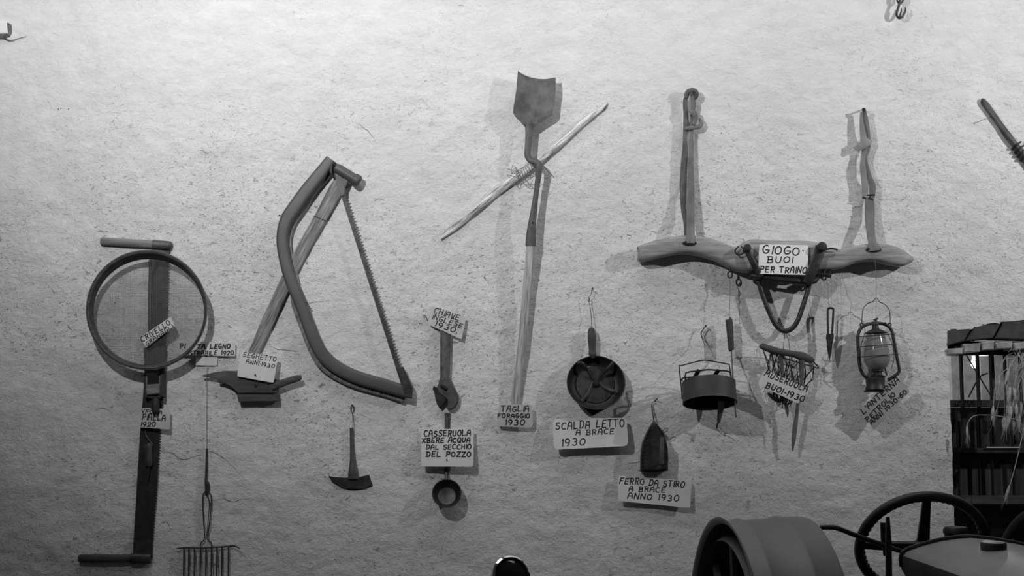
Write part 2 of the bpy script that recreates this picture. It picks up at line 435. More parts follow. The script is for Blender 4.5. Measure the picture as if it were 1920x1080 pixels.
wall = obj('wall_back', bm, M['plaster']); tag(wall, kind='structure', label='rough white plaster wall the tools hang on')
bm = B(); box3(bm, Vector((0, -3.6, -.05)), 9.2, 8.2, .1); tag(obj('floor', bm, M['floor'], smooth=False), kind='structure')

# cracks in the plaster
def crack(pts, r=.42):
    bm = B(); q = spline([(x + random.uniform(-1, 1), y + random.uniform(-1, 1)) for x, y in pts], 4); q = [(x + random.uniform(-.7, .7), y + random.uniform(-.8, .8)) for x, y in q]
    loops = []
    pp = [P(x, y) for x, y in q]
    ptsw = [Vector((p.x, -relief(p.x, p.z) - .0002, p.z)) for p in pp]
    rr = [r * S * (.25 + .75 * math.sin(math.pi * (i + .5) / len(ptsw))) * random.uniform(.6, 1.2) for i in range(len(ptsw))]
    tube(bm, ptsw, rr, 5)
    return obj('crack', bm, M['lead'], wall)
for c in ([(303, 846), (322, 851), (340, 861), (352, 861), (366, 856), (378, 854)], [(392, 847), (404, 850), (416, 857), (432, 868)],
          [(400, 938), (422, 936), (436, 942), (452, 938), (470, 935)], [(430, 868), (445, 880)], [(180, 768), (190, 765), (198, 767), (210, 775)],
          [(700, 378), (712, 372), (722, 376)], [(1176, 868), (1195, 866), (1212, 862)], [(1340, 800), (1352, 812), (1366, 818), (1382, 828)],
          [(505, 650), (520, 655), (545, 657), (560, 660)], [(578, 569), (598, 566), (622, 563)], [(673, 232), (690, 245), (703, 262)],
          [(100, 62), (112, 66)], [(298, 984), (312, 978), (318, 990)], [(1705, 520), (1722, 540)], [(860, 10), (868, 12)]):
    crack(c)
for x, y in ((109, 204), (114, 203), (128, 204), (497, 389), (1050, 160), (1310, 358), (1618, 640), (1352, 250), (975, 385), (1352, 405)):
    bm = B(); p = P(x, y); p.y = -relief(p.x, p.z) - .0006
    bmesh.ops.create_icosphere(bm, subdivisions=1, radius=1.3 * S, matrix=Matrix.Translation(p) @ Matrix.Diagonal((1, .25, .8, 1)))
    obj('pit', bm, M['lead'], wall)

# ------------------------------------------------------------------ window on the right
# brick arch: single bricks, children of the wall
def brick(outline, d0, d1, m):
    bm = B(); prism(bm, outline, d0, d1, 1.6, 2)
    for v in bm.verts: v.co += Vector((noise.noise(v.co * 60), noise.noise(v.co * 60 + Vector((5, 5, 5))), noise.noise(v.co * 60 + Vector((9, 1, 2))))) * .0025
    return obj('brick', bm, M[m], wall)
top_b = [[(1776, 622), (1822, 618), (1808, 640), (1776, 648)], [(1827, 617), (1878, 608), (1862, 634), (1811, 639)], [(1883, 606), (1935, 603), (1935, 637), (1866, 635)], [(1939, 603), (1990, 606), (1990, 640), (1939, 637)], [(1994, 607), (2050, 612), (2050, 646), (1994, 641)]]
for o_ in top_b: brick([(x, y - 4) if i < 2 else (x, y) for i, (x, y) in enumerate(o_)], -.10, -.004, 'brick_dark')
low_b = [(1776, 1806, 652, 664), (1807, 1839, 643, 659), (1841, 1865, 639, 655), (1867, 1899, 640, 653), (1901, 1932, 641, 654), (1934, 1966, 642, 655), (1968, 2000, 645, 658), (2002, 2040, 649, 662)]
for x0, x1, y0, y1 in low_b: brick([(x0, y0 + 2), (x1, y0), (x1 - 1, y1), (x0 + 1, y1 + 2)], -.11, .003, 'brick_pale')

def at_wall(px, py, y):                                               # point at depth y behind the wall face
    return P(px, py, -y)
win = thing('window_1', 'barred timber window in the opening on the right', None, at_wall(1783, 1100, .16)); del win['label']
tag(win, kind='structure')
def wbox(name, x0, y0, x1, y1, ya, yb, m, parent, bev=.002):
    a = P(x0, y0, -ya); b = P(x1, y1, -ya); bm = B()
    box3(bm, Vector(((a.x + b.x) / 2, (ya + yb) / 2, (a.z + b.z) / 2)), abs(b.x - a.x), yb - ya, abs(a.z - b.z), bev=bev)
    return obj(name, bm, M[m], parent, smooth=False)
for x0, x1 in ((1801, 1809), (1832, 1840), (1857, 1868), (1884, 1891), (1913, 1919), (1945, 1952), (1976, 1984), (2010, 2020)):
    wbox('window_bar', x0, 640, x1, 765, .14, .17, 'wood_frame', win)
for x0, x1 in ((1795, 1801), (1832, 1840), (1858, 1863), (1898, 1904), (1945, 1952)):
    wbox('window_bar', x0, 765, x1, 935, .15, .17, 'wood_frame', win)
wbox('head_rail', 1770, 640, 2120, 666, .13, .20, 'wood_frame', win)
wbox('middle_rail', 1770, 750, 2120, 763, .12, .20, 'wood_frame', win)
wbox('lower_rail', 1770, 840, 2120, 850, .12, .20, 'wood_frame', win)
wbox('sill_rail', 1770, 932, 2120, 946, .06, .22, 'wood_dark', win)
for x0, x1 in ((1783, 1803), (1806, 1834), (1838, 1860), (1865, 1886), (1889, 1915), (1918, 1948), (1950, 1980)):
    wbox('pane', x0, 662, x1, 752, .176, .179, 'pane', win, 0)
for x0, x1 in ((1783, 1798), (1799, 1834), (1837, 1860), (1862, 1900), (1903, 1948)):
    wbox('pane', x0, 762, x1, 842, .176, .179, 'pane', win, 0)
for x0, x1 in ((1783, 1818), (1819, 1860), (1861, 1900), (1902, 1948), (1950, 2000)):
    wbox('lower_panel', x0, 849, x1, 933, .19, .21, 'wood_dark_up', win)
wbox('bottom_panel', 1770, 946, 2150, 1110, .20, .23, 'wood_frame', win)
wbox('dark_backing', 1760, 764, 2150, 1120, .30, .33, 'wood_frame', win)  # added board, blocks far-room light behind the lower panes and panels
for x0, y0, x1, y1, m_ in ((1784, 812, 1800, 841, 'brick_dark'), (1812, 808, 1834, 841, 'brick_dark'), (1843, 815, 1858, 841, 'iron_mid'), (1812, 856, 1822, 872, 'wood_dark'), (1835, 856, 1846, 870, 'wood_dark')):
    wbox('stored_box', x0, y0, x1, y1, .22, .28, m_, win)
# light metal rod in front of the lower rail, diagonal brace wires
bm = B(); tube(bm, [P(1850, 839, -.11), P(1912, 839, -.11)], .0022, 6); obj('rod', bm, M['card'], win)
bm = B(); tube(bm, [P(1813, 668, -.20), P(1858, 742, -.20)], .0028, 6); tube(bm, [P(1816, 745, -.21), P(1836, 708, -.21), P(1852, 700, -.21)], .003, 6, 3); obj('brace', bm, M['wood_frame'], win)
# the space beyond the window
bm = B()
a = P(1700, 560, -1.5); b = P(2300, 1120, -1.5)
box3(bm, Vector(((a.x + b.x) / 2, 1.5, 1.9)), 2.4, .06, 3.8)
tag(obj('wall_far', bm, M['room_wall'], smooth=False), kind='structure')
bm = B(); box3(bm, Vector((3.2, .92, .6)), 2.4, 1.1, .05); box3(bm, Vector((1.62, .95, 1.7)), .04, 1.15, 3.4); box3(bm, Vector((3.2, .92, 3.4)), 3.2, 1.2, .05)
tag(obj('wall_side_room', bm, M['room_wall'], smooth=False), kind='structure')
lb = thing('light_bulb', 'small glowing bulb seen through the barred window', 'lamp', P(1827, 682, -.9))
bm = B(); lathe(bm, [(.001, -.02), (.010, -.017), (.016, -.005), (.015, .008), (.010, .02), (.010, .04)], P(1827, 682, -.9), (0, 0, 1), 16); obj('bulb', bm, M['bulb'], lb)
bm = B(); lathe(bm, [(.013, .036), (.016, .04), (.016, .065), (.006, .072)], P(1827, 682, -.9), (0, 0, 1), 12)
p = P(1827, 682, -.9); tube(bm, [p + Vector((0, 0, .07)), p + Vector((0, 0, 1.1))], .003, 6); obj('socket', bm, M['iron_black'], lb)
pl = bpy.data.lights.new('bulb_light', 'POINT'); pl.energy = 9; pl.shadow_soft_size = .03; plo = bpy.data.objects.new('bulb_light', pl); COL.objects.link(plo); plo.location = p + Vector((.02, -.04, -.05))

# dried wheat hanging in front of the window
wh = thing('dried_wheat_bunch', 'bunch of dried pale wheat hanging before the barred window', 'dried plants', P(1925, 640, .05))
rnd = random.Random(3)
def ear(bm, a, v, ln, r):
    v = v.normalized(); n = 7
    tube(bm, [a, a + v * ln * .25, a + v * ln * .6, a + v * ln], [r * .4, r, r * .85, r * .12], 6, 2)
    for k in range(n):
        s = v.orthogonal().normalized(); s.rotate(Matrix.Rotation(rnd.uniform(0, 6.28), 3, v)); p0 = a + v * ln * (.15 + .75 * k / n)
        tube(bm, [p0, p0 + (v + s * .28).normalized() * ln * .75], [.0007, .0003], 3)
stalk = B(); ears = []
for i in range(28):
    x = rnd.gauss(1899, 18); x = min(max(x, 1862), 1945); y = rnd.uniform(690, 790) + (x < 1880) * 10; d = rnd.uniform(.0, .06)
    top = P(1908 + rnd.uniform(-14, 30), 668 + rnd.uniform(-8, 14), .02); e = P(x, y, d)
    mid = (top * .45 + e * .55) + Vector((rnd.uniform(-.03, .01) - (1899 - x) * .0002, rnd.uniform(-.02, .02), .03))
    tube(stalk, [top, mid, e], .0012, 4, 4)
    ears.append((e, (e - mid) + Vector((0, 0, -.03)), rnd.uniform(.045, .075), rnd.uniform(.0055, .009)))
for i in range(7):                                                    # leaves rising from the tie
    x = rnd.uniform(1886, 1945); a = P(1912 + rnd.uniform(-10, 10), 668, .02); e = P(x, rnd.uniform(625, 720), rnd.uniform(.01, .05))
    tube(stalk, [a, (a + e) / 2 + Vector((0, 0, .02)), e], [.0014, .001, .0004], 4, 3)
obj('stalks', stalk, M['straw'], wh)
for e, v, ln, r_ in ears:
    bm = B(); ear(bm, e, v, ln, r_); obj('ear', bm, M['straw'], wh)
bm = B(); tube(bm, [P(1912, 788, .06), P(1880, 781, .06), P(1845, 778, .06), P(1824, 781, .06), P(1814, 795, .06), P(1812, 808, .06)], .0014, 5, 4)
ear(bm, P(1813, 797, .06), Vector((-.02, 0, -1)), .06, .0045); obj('drooping_stalk', bm, M['straw'], wh)
bm = B(); tube(bm, [P(1925, 780, .07), P(1918, 812, .07), P(1905, 868, .07), P(1893, 912, .07)], .0016, 5, 4)
ear(bm, P(1893, 910, .07), Vector((-.35, 0, -1)), .065, .0055); obj('drooping_stalk', bm, M['straw'], wh)
bm = B(); tube(bm, [P(1918, 668, .02), P(1926, 650, .01), P(1934, 640, -.02)], .0015, 6, 3); obj('string', bm, M['thread'], wh)

# ------------------------------------------------------------------ crosscut saw on the left
t = thing('crosscut_saw', 'long dark crosscut saw hanging upright behind the round sieve', 'saw', P(268, 1055, .01))
L_e = [(280, 470), (279, 490), (278, 560), (277, 640), (270, 720), (262, 820), (256, 920), (250, 1020), (249, 1046)]
R_e = [(286, 1046), (286.5, 1012), (294, 920), (300, 820), (307, 720), (311, 640), (314, 560), (317, 492), (318, 470)]
out = list(L_e); re = []
for (x0, y0), (x1, y1) in zip(R_e[1:], R_e[2:]):
    n = max(1, int(abs(y1 - y0) / 5.2))
    for k in range(n):
        y = y0 + (y1 - y0) * k / n; x = x0 + (x1 - x0) * k / n; re += [(x - 2, y), (x + 2.2, y - 2.0)]
out = out + [R_e[0]] + re + [R_e[-1]]
bm = B(); prism(bm, out[::-1], .006, .010, 0); obj('blade', bm, M['iron_black'], t, smooth=False)
bm = B(); sweep(bm, [(189, 452, .012), (192, 452, .014), (240, 455, .014), (288, 458.5, .014)], [6.2, 7.4, 7.4, 7.6], [5, 6.5, 6.5, 6.5], 14, 2.3); obj('handle', bm, M['wood_grip'], t, label='upper wooden grip')
bm = B(); sweep(bm, [(286, 458.5, .014), (314, 460.5, .014), (320, 461, .014), (323, 461.5, .014)], [8.6, 8.8, 8, 5], [7, 7, 6, 4], 14, 2.4); prism(bm, [(282, 466), (317, 467), (316, 486), (281, 484)], .003, .013, .5); obj('ferrule', bm, M['iron_mid'], t)
bm = B(); sweep(bm, [(148, 1047, .012), (151, 1047, .014), (200, 1047, .014), (250, 1046, .014)], [6, 7.6, 7.8, 7.4], [5, 6.5, 6.5, 6.5], 14, 2.3); obj('handle', bm, M['wood_dark'], t, label='lower wooden grip')
bm = B(); sweep(bm, [(245, 1047, .014), (279, 1048, .014), (283, 1048, .014)], [9.5, 9.8, 8], [7, 7, 5], 14, 2.6); prism(bm, [(251, 1013), (286, 1013), (285, 1042), (249, 1042)], .003, .015, .6); obj('ferrule', bm, M['iron'], t)
# hand plane hung on the saw below the sieve
t = thing('wood_plane', 'old wooden hand plane hung on the saw just below the sieve', 'plane', P(288, 745, .02))
bm = B(); prism(bm, [(269, 652), (310, 650), (309, 745), (296, 748), (272, 746)], .012, .028, 1.2); obj('body', bm, M['wood_dark_up'], t)
bm = B(); prism(bm, [(270, 700), (300, 699), (300, 738), (271, 741)], .026, .040, 1.5); obj('lower_block', bm, M['wood_grip'], t)
bm = B(); prism(bm, [(300, 689), (308, 689), (306, 744), (299, 744)], .026, .046, 1.5); prism(bm, [(268, 702), (273, 702), (275, 745), (271, 745)], .026, .043, 1.2); obj('cheek', bm, M['wood_dark_up'], t)
bm = B(); prism(bm, [(276, 706), (298, 705), (298, 719), (276, 721)], .038, .0415, .3); obj('mouth', bm, M['lead'], t)
bm = B(); sweep(bm, [(289, 744, .032), (291, 752, .04), (291, 765, .044), (291, 774, .046), (292, 777, .046)], [5, 8, 7.5, 5, 2], [4, 6, 6, 5, 2], 12, 2.2, 3); obj('horn', bm, M['iron_black'], t)
card('grey paper card reading PIALLA 1920 pinned across the long saw', [(265, 764.6), (319, 766.5), (318.5, 805.4), (260.6, 801)], (.026, .035, .030),
     [('VECCIA', (265, 774), (305, 777), 6.5, .6), ('PIALLA', (266, 787), (312, 789), 11), ('1920', (263, 799), (293, 800), 8)], 'card_old')
t = thing('hand_awl', 'small awl with pale turned handle hanging on the dark saw blade', 'awl', P(278, 870, .02))
bm = B(); sweep(bm, [(276, 833, .022), (278, 838, .022), (278.5, 850, .022), (279, 866, .022), (279, 874, .022)], [6, 7.5, 6.8, 7, 5.5], [5, 6, 5.6, 6, 4.5], 14, 2.2, 3); obj('handle', bm, M['wood_dark_up'], t)
bm = B(); ptube(bm, [(279, 874, .022), (277, 892, .02), (276, 910, .018)], [2.6, 2.4, .7], 8); obj('spike', bm, M['iron'], t)
bm = B(); ptube(bm, [(273, 806, .02), (274, 816, .023), (281, 827, .024), (286, 835, .024), (279, 836, .028)], .5, 5, 3); obj('string', bm, M['thread'], t)

# ------------------------------------------------------------------ round sieve
t = thing('grain_sieve', 'round grain sieve with dark wooden hoop and fine wire mesh', 'sieve', P(275, 690, .05))
def ell(cx, cy, rx, ry, a, d): return P(cx + rx * math.cos(a), cy - ry * math.sin(a), d)
bm = B(); n = 72; loops = []
def dfr(a): return .090 + .006 * math.sin(a)
def dbk(a): return .052 + .004 * math.sin(a)
for k in range(n):
    a = 2 * math.pi * k / n
    loops.append([ell(275, 581, 111.5, 110, a, dfr(a)), ell(275, 581, 113, 111.5, a, dfr(a) - .006), ell(278, 584, 107.5, 104, a, dbk(a)), ell(279, 585, 103.5, 99, a, dbk(a)), ell(275.5, 581.5, 108.6, 107, a, dfr(a) - .002)])
loops.append(loops[0]); rings(bm, loops, caps=False); bmesh.ops.remove_doubles(bm, verts=bm.verts, dist=1e-6); obj('hoop', bm, M['wood_dark'], t)
bm = B(); loops = []
for k in range(n):
    a = 2 * math.pi * k / n
    loops.append([ell(275.2, 581.2, 114.2, 112.7, a, dfr(a) - .004), ell(276, 582, 113.2, 111.2, a, dfr(a) - .020), ell(276, 582, 111.5, 109.2, a, dfr(a) - .020), ell(275.2, 581.2, 112, 110.4, a, dfr(a) - .004)])
loops.append(loops[0]); rings(bm, loops, caps=False); bmesh.ops.remove_doubles(bm, verts=bm.verts, dist=1e-6); obj('rim_band', bm, M['iron_mid'], t)
bm = B()
cx, cy, rx, ry = 279, 585, 104, 99.5
def flat(bm, a, b, hw):
    v = (b - a); s = Vector((-v.z, 0, v.x)).normalized() * hw
    bm.faces.new([bm.verts.new(q) for q in (a + s, b + s, b - s, a - s)])
kk = 46
for i in range(-kk, kk + 1):
    f = (i + .5) / (kk + 1)
    h = math.sqrt(1 - f * f)
    if abs(h) < .05: continue
    dd = lambda yy: .052 + .004 * (cy - yy) / ry
    flat(bm, P(cx + rx * f, cy - ry * h, dd(cy - ry * h)), P(cx + rx * f, cy + ry * h, dd(cy + ry * h)), .00038)
    flat(bm, P(cx - rx * h, cy - ry * f, dd(cy - ry * f)), P(cx + rx * h, cy - ry * f, dd(cy - ry * f)), .00038)
g = obj('wire_mesh', bm, M['mesh_wire'], t, smooth=False); g['kind'] = 'stuff'
bm = B(); ptube(bm, [(292, 478, .060), (286, 500, .04), (283, 520, .030), (285, 560, .026), (284, 600, .024)], [3, 1.6, 1, .8, .8], 6, 4); obj('hanging_cord', bm, M['steel'], t)
card('slanted paper strip reading CRIVELLO lying on the sieve mesh', [(261, 634), (320.6, 593.7), (327, 610.6), (275, 651)], (.062, .064, .060),
     [('CRIVELLO', (267, 642), (322, 606), 9), ('GRANAGLI', (275, 649), (327, 613), 7)], 'card', lw=.65)
card('small paper card reading LEGNO half hidden behind the sieve rim', [(334, 640), (441.5, 641.5), (441, 668), (333, 666)], (.010, .014, .012),
     [('PI', (337, 653), (348, 653), 8, .9), ('TA, LEGNO', (370, 653.5), (433, 653.5), 8, .85), ('REGISTRABILE 1920', (322, 667), (440, 666.5), 8, .7)][:2] + [('ISTRABILE 1920', (352, 666), (440, 665.5), 8, .7)], 'card')
card('blank pale paper tag under the small card beside the sieve', [(368, 664), (408, 664), (408, 685.5), (367, 685)], (.006, .007, .007), None, 'card')

# ------------------------------------------------------------------ moulding plane
t = thing('moulding_plane', 'dark wooden moulding plane with pointed nose under the SEGHETTO card', 'plane', P(482, 755, .02))
bm = B(); prism(bm, [(407, 709), (444, 700), (521, 712), (521, 737), (446, 737), (441, 729), (433, 722), (420, 716.5), (408, 716.5)], .004, .030, 1.4); obj('body', bm, M['wood_dark'], t)
bm = B(); prism(bm, [(378, 703.5), (400, 698.5), (424, 695), (446, 695.5), (452, 708), (407, 709), (380, 706)], .018, .026, 1.2); obj('blade', bm, M['iron_mid'], t)
bm = B(); prism(bm, [(444, 739.5), (521, 739.5), (521, 753), (447, 754.5)], .004, .036, 1.6); obj('fence', bm, M['wood_dark'], t)
bm = B(); sweep(bm, [(508, 727, .030), (521, 721, .032), (558, 709, .034), (565, 707, .034)], [6.5, 7, 6.2, 4], [4, 4, 4, 3], 12, 3); obj('wedge', bm, M['wood_dark'], t)
bm = B(); ptube(bm, [(479.5, 723, .0), (479.5, 723, .034)], 2.4, 10); obj('peg', bm, M['lead'], t)
bm = B(); ptube(bm, [(479, 703, .046), (484, 712, .042), (480, 723, .036)], .4, 5, 3); obj('thread', bm, M['thread'], t)
card('pale tilted paper card reading SEGHETTO ANNI 1930 over the moulding plane', [(452, 658.4), (521.4, 669), (513, 718), (444.4, 705.5)], (.030, .036, .042),
     [('SEGHETTO', (455, 668), (519, 678.5), 8.5, .55), ('ANNI*1930', (461, 680.5), (515.5, 690.5), 7, .55)], 'card', nail=(479, 703))

# ------------------------------------------------------------------ bow saw
t = thing('bow_saw', 'large bow saw with bent grey tubular frame and long toothed blade', 'saw', P(770, 748, .03))
fr = [(621, 299, 10), (600, 327, 12), (575, 358, 12.5), (553, 389, 13), (537, 414, 12.3), (530, 446, 11.3), (534, 482, 11.3), (545, 524, 11.3), (561, 562, 11.3), (577, 605, 11.5), (592, 643, 12), (609, 670, 12.5), (637, 692, 12), (675, 709, 12), (720, 722, 12), (765, 736, 11)]
bm = B(); sweep(bm, [(x, y, .030) for x, y, _ in fr], [q[2] for q in fr], [8] * len(fr), 20, 4.5, 4); obj('frame', bm, M['paint'], t)
bm = B(); sweep(bm, [(x + (6.5 if i < 8 else -5), y + (4.5 if i < 8 else 9.5), .012) for i, (x, y, _) in enumerate(fr)], [q[2] * .88 for q in fr], [5] * len(fr), 12, 3, 4, .15); obj('frame_lining', bm, M['wood_diag'], t, label='paler wooden lining behind the frame')
bm = B(); a, b = (641, 362), (757, 722); nT = 66; oL = []; oR = []
dx, dy = b[0] - a[0], b[1] - a[1]; LL = math.hypot(dx, dy); ux, uy = dx / LL, dy / LL; nx_, ny_ = uy, -ux
oL = [(a[0] - nx_ * 3, a[1] - ny_ * 3), (b[0] - nx_ * 4.5, b[1] - ny_ * 4.5)]
for k in range(nT, 0, -1):
    p0 = (a[0] + dx * k / nT, a[1] + dy * k / nT); oR.append((p0[0] + nx_ * 2.0, p0[1] + ny_ * 2.0)); p1 = (a[0] + dx * (k - .55) / nT, a[1] + dy * (k - .55) / nT)
    q = 6.6 + 1.0 * math.sin(k * 2.4); oR.append((p1[0] + nx_ * q, p1[1] + ny_ * q))
oR.append((a[0] + nx_ * 2.4, a[1] + ny_ * 2.4))
prism(bm, oL + oR, .029, .0325, 0); obj('blade', bm, M['iron'], t, smooth=False)
bm = B(); prism(bm, [(747, 690), (756, 688), (773, 727), (772, 748), (757, 744)], .024, .048, 1.5); obj('lower_bracket', bm, M['iron'], t)
bm = B(); ax = (P(675, 342, .035) - P(629, 314, .035)); lathe(bm, [(.002, 0), (.019, .002), (.021, .02), (.021, .085), (.024, .088), (.025, .097), (.0245, .108), (.02, .112)], P(629, 314, .035), ax, 18); obj('tension_knob', bm, M['paint'], t)
bm = B(); prism(bm, [(628, 318), (636, 322), (648, 343), (646, 366), (640, 368), (630, 345)], .026, .040, 1.4); prism(bm, [(644, 334), (653, 338), (648, 350), (643, 349)], .028, .042, 1); obj('upper_bracket', bm, M['paint'], t)
bm = B(); sweep(bm, [(622, 312, .036), (621, 322, .036), (624, 332, .034)], [3, 4.5, 3], [5, 7, 5], 8, 2); obj('hinge', bm, M['iron_black'], t)
t = thing('wooden_batten', 'weathered pale wooden batten leaning behind the bow saw', 'batten', P(475, 660, .01))
bm = B(); sweep(bm, [(637, 334, .010), (631, 352, .010), (600, 411, .010), (556, 490, .010), (515, 575, .010), (475.5, 664, .010)], [5, 12, 12, 12, 11.5, 11], [3.5, 4.5, 4.5, 4.5, 4.5, 4.5], 14, 4.5, 4, .12); obj('board', bm, M['wood_diag'], t)
bm = B(); sweep(bm, [(588, 404.5, .0185), (612, 415, .0185)], .9, .9, 6); obj('binding_wire', bm, M['iron_black'], t)
nail('long thin nail sticking out left of the bow saw frame', (524, 404, .04), (526, 403), .8)
nail('thin nail in the plaster inside the bend of the bow saw', (576, 568, .05), (576, 568), .8)

# ------------------------------------------------------------------ crescent scraper
t = thing('hoe_scraper', 'small iron scraper with crescent blade hanging from a wire loop', 'scraper', P(657, 918, .02))
bm = B(); prism(bm, [(615, 892), (622, 894), (634, 897), (650, 898), (672, 895), (684, 892), (692, 890), (695, 900), (699, 911), (684, 916), (667, 919), (652, 918), (640, 914), (630, 909), (622, 903)], .006, .016, 2.2, 3); obj('blade', bm, M['iron'], t)
bm = B(); sweep(bm, [(659, 802, .012), (660, 830, .012), (661.5, 862, .013), (662.5, 884, .015), (662.5, 898, .015)], [3.4, 3.9, 5.4, 9, 10.5], [2.5, 3, 4, 5, 4.5], 12, 2.6, 4); obj('handle', bm, M['iron_mid'], t)
bm = B(); ptube(bm, [(661, 804, .016), (662, 790, .012), (661, 776, .008), (663, 770, .008), (663, 762, .008), (660, 759, .008), (658, 763, .008), (658, 770, .008), (661, 776, .008)], .7, 6, 4); obj('wire_loop', bm, M['wire_dark'], t)
nail('small nail holding the wire loop of the iron scraper', (660.5, 760, .022), (660.5, 758), .9)

# ------------------------------------------------------------------ wrench
t = thing('adjustable_wrench', 'old iron adjustable wrench hanging head down below the CHIAVE card', 'wrench', P(837, 768, .015))
bm = B(); prism(bm, [(824.5, 618), (844.5, 618), (842.5, 712), (825.5, 712)], .008, .016, 1.2); obj('shaft', bm, M['steel'], t)
bm = B()
for x0, x1, x2, x3 in ((824.5, 828.5, 828.3, 825), (840.5, 844.8, 843, 839)): prism(bm, [(x0, 618), (x1, 618), (x2, 712), (x3, 712)], .014, .020, .8)
obj('flange', bm, M['steel'], t)
bm = B(); prism(bm, [(825, 708), (843, 708), (848, 720), (854, 731), (860, 743), (859, 756), (854, 764), (846, 769), (839, 768), (836.5, 764), (842, 756), (842, 748), (836, 742), (829, 740), (822, 737), (818, 730), (821, 722), (825, 716)], .006, .026, 2.4, 3); obj('head', bm, M['iron_mid'], t)
bm = B(); prism(bm, [(813, 723), (818, 726), (842, 740), (839, 746), (833, 750), (829, 760), (826, 766), (819, 758), (816, 746), (816, 736), (811, 729)], .010, .024, 1.8, 2); obj('jaw', bm, M['iron_black'], t)
bm = B(); a = P(826, 722, .027); b = P(839, 731, .027); lathe(bm, [(.004, 0)] + [(.0085 if k % 2 else .0065, .003 + .0035 * k) for k in range(8)] + [(.004, .031)], a, b - a, 12); obj('adjusting_screw', bm, M['iron_black'], t)
card('small tilted card reading CHIAVE INGLESE 1930 above the wrench', [(809, 574), (874, 595.7), (865.4, 636.4), (803, 608)], (.016, .022, .020),
     [('CHIAVE', (812.5, 586), (862, 602), 11, .65), ('INGLESE', (809.5, 597), (868, 616), 8.5, .65), ('1930,', (814, 610.5), (858, 626), 9.5, .7)], 'card_old', nail=(850, 597))
nail('thin nail beside the left edge of the CHIAVE card', (795, 591, .035), (800, 592), .7)

# ------------------------------------------------------------------ ladle
t = thing('ladle', 'small dark round ladle hanging below the CASSERUOLA card', 'ladle', P(837, 952, .01))
bm = B(); sweep(bm, [(839, 774, .006), (838.5, 805, .006), (838, 850, .007), (837.5, 880, .010), (837, 903, .022)], [5.5, 5, 3.6, 3.4, 4], [1.5, 1.6, 1.8, 1.8, 1.8], 10, 3, 3); obj('handle', bm, M['iron_mid'], t)
bm = B(); c = P(837.5, 925, .056); ax = Vector((.03, -1, .36)).normalized(); lathe(bm, [(.001, -.045), (.028, -.045), (.037, -.040), (.045, -.024), (.0555, 0), (.0572, .001), (.0545, .0015), (.043, -.023), (.035, -.0375), (.027, -.042), (.001, -.042)], c, ax, 32); obj('bowl', bm, M['iron_black'], t)
bm = B(); lathe(bm, [(.001, -.0405), (.034, -.0375), (.0345, -.0355), (.029, -.0375), (.001, -.0395)], c, ax, 28); obj('bowl_bottom', bm, M['iron_mid'], t)
card('square paper card reading CASSERUOLA X BERE ACQUA above the ladle bowl', [(790, 804.4), (888.4, 804.4), (887.3, 875), (789.5, 874.4)], (.018, .026, .044),
     [('CASSERUOLA', (795, 818), (884, 817), 10.5), ('XBERE ACQUA', (791.5, 830), (883, 829), 8.5), ('DAL SECCHIO', (799, 842.5), (885, 841.5), 8.5, .85), ('DEL POZZO', (799, 856), (885, 856), 8.8)], 'card', nail=(838, 862), lw=.95)
nail('nail holding up the strip handle of the small ladle', (838, 776, .02), (838, 776), .8)

# ------------------------------------------------------------------ shovel and pole
t = thing('fodder_spade', 'grey iron spade pointing up with bent neck and pale wooden handle', 'spade', P(966, 758, .01))
rows = []                                                              # left x, right x, y (left), y(right)
def lerp(a, b, f): return a + (b - a) * f
def blade_edge(f):                                                     # f 0 top .. 1 neck
    ys = [0, .3, .70, .74, .82, .9, 1.0]
    lx = [971, 968.5, 962, 961.8, 967, 976, 985]; rx_ = [1042, 1041.5, 1037, 1036, 1026, 1013, 1000]
    for i in range(6):
        if f <= ys[i + 1] + 1e-9:
            g_ = (f - ys[i]) / (ys[i + 1] - ys[i]); return lerp(lx[i], lx[i + 1], g_), lerp(rx_[i], rx_[i + 1], g_)
nr, nc = 26, 16; front = []; back = []; bm = B()
for j in range(nr + 1):
    f = j / nr; xl, xr = blade_edge(f); ra, rb = [], []
    for i in range(nc + 1):
        s = i / nc; top = 136 + 9 * s + 14 * (s * (1 - s)) * 2 - (3 * (1 - s) ** 6) ; y = lerp(top, 239, f)
        x = lerp(xl, xr, s); dd = .046 + .014 * (1 - (2 * s - 1) ** 2) * (-1) * (1 - f * .3) + .010 - .006 * (1 - min(f / .18, 1)) + .004 * math.exp(-((s - .5) / .08) ** 2) * max(0, f - .15)
        p = P(x, y, dd); ra.append(bm.verts.new(p)); rb.append(bm.verts.new(p + Vector((0, .003, 0))))
    front.append(ra); back.append(rb)
for j in range(nr):
    for i in range(nc):
        bm.faces.new((front[j][i], front[j + 1][i], front[j + 1][i + 1], front[j][i + 1])); bm.faces.new((back[j][i], back[j][i + 1], back[j + 1][i + 1], back[j + 1][i]))
bd = [(0, i) for i in range(nc)] + [(j, nc) for j in range(nr)] + [(nr, nc - i) for i in range(nc)] + [(nr - j, 0) for j in range(nr)]
for q in range(len(bd)):
    a, b = bd[q], bd[(q + 1) % len(bd)]; bm.faces.new((front[a[0]][a[1]], front[b[0]][b[1]], back[b[0]][b[1]], back[a[0]][a[1]]))
obj('blade', bm, M['shovel'], t)
bm = B(); sweep(bm, [(992, 232, .050), (992, 250, .048), (990, 275, .048), (989, 290, .052), (994, 300, .060), (1003, 303, .066), (1010, 308, .068), (1010.5, 320, .067), (1007, 350, .062), (1003, 380, .058), (999, 410, .056), (995.5, 440, .054), (995, 461, .052)],
               [8, 7, 6.2, 6, 6, 6, 6, 6, 5.2, 5.4, 7, 9, 10], [3, 4, 4.5, 5, 5, 5, 5, 5, 5, 5, 5.5, 6.5, 7], 16, 2.4, 4); obj('neck', bm, M['shovel'], t)
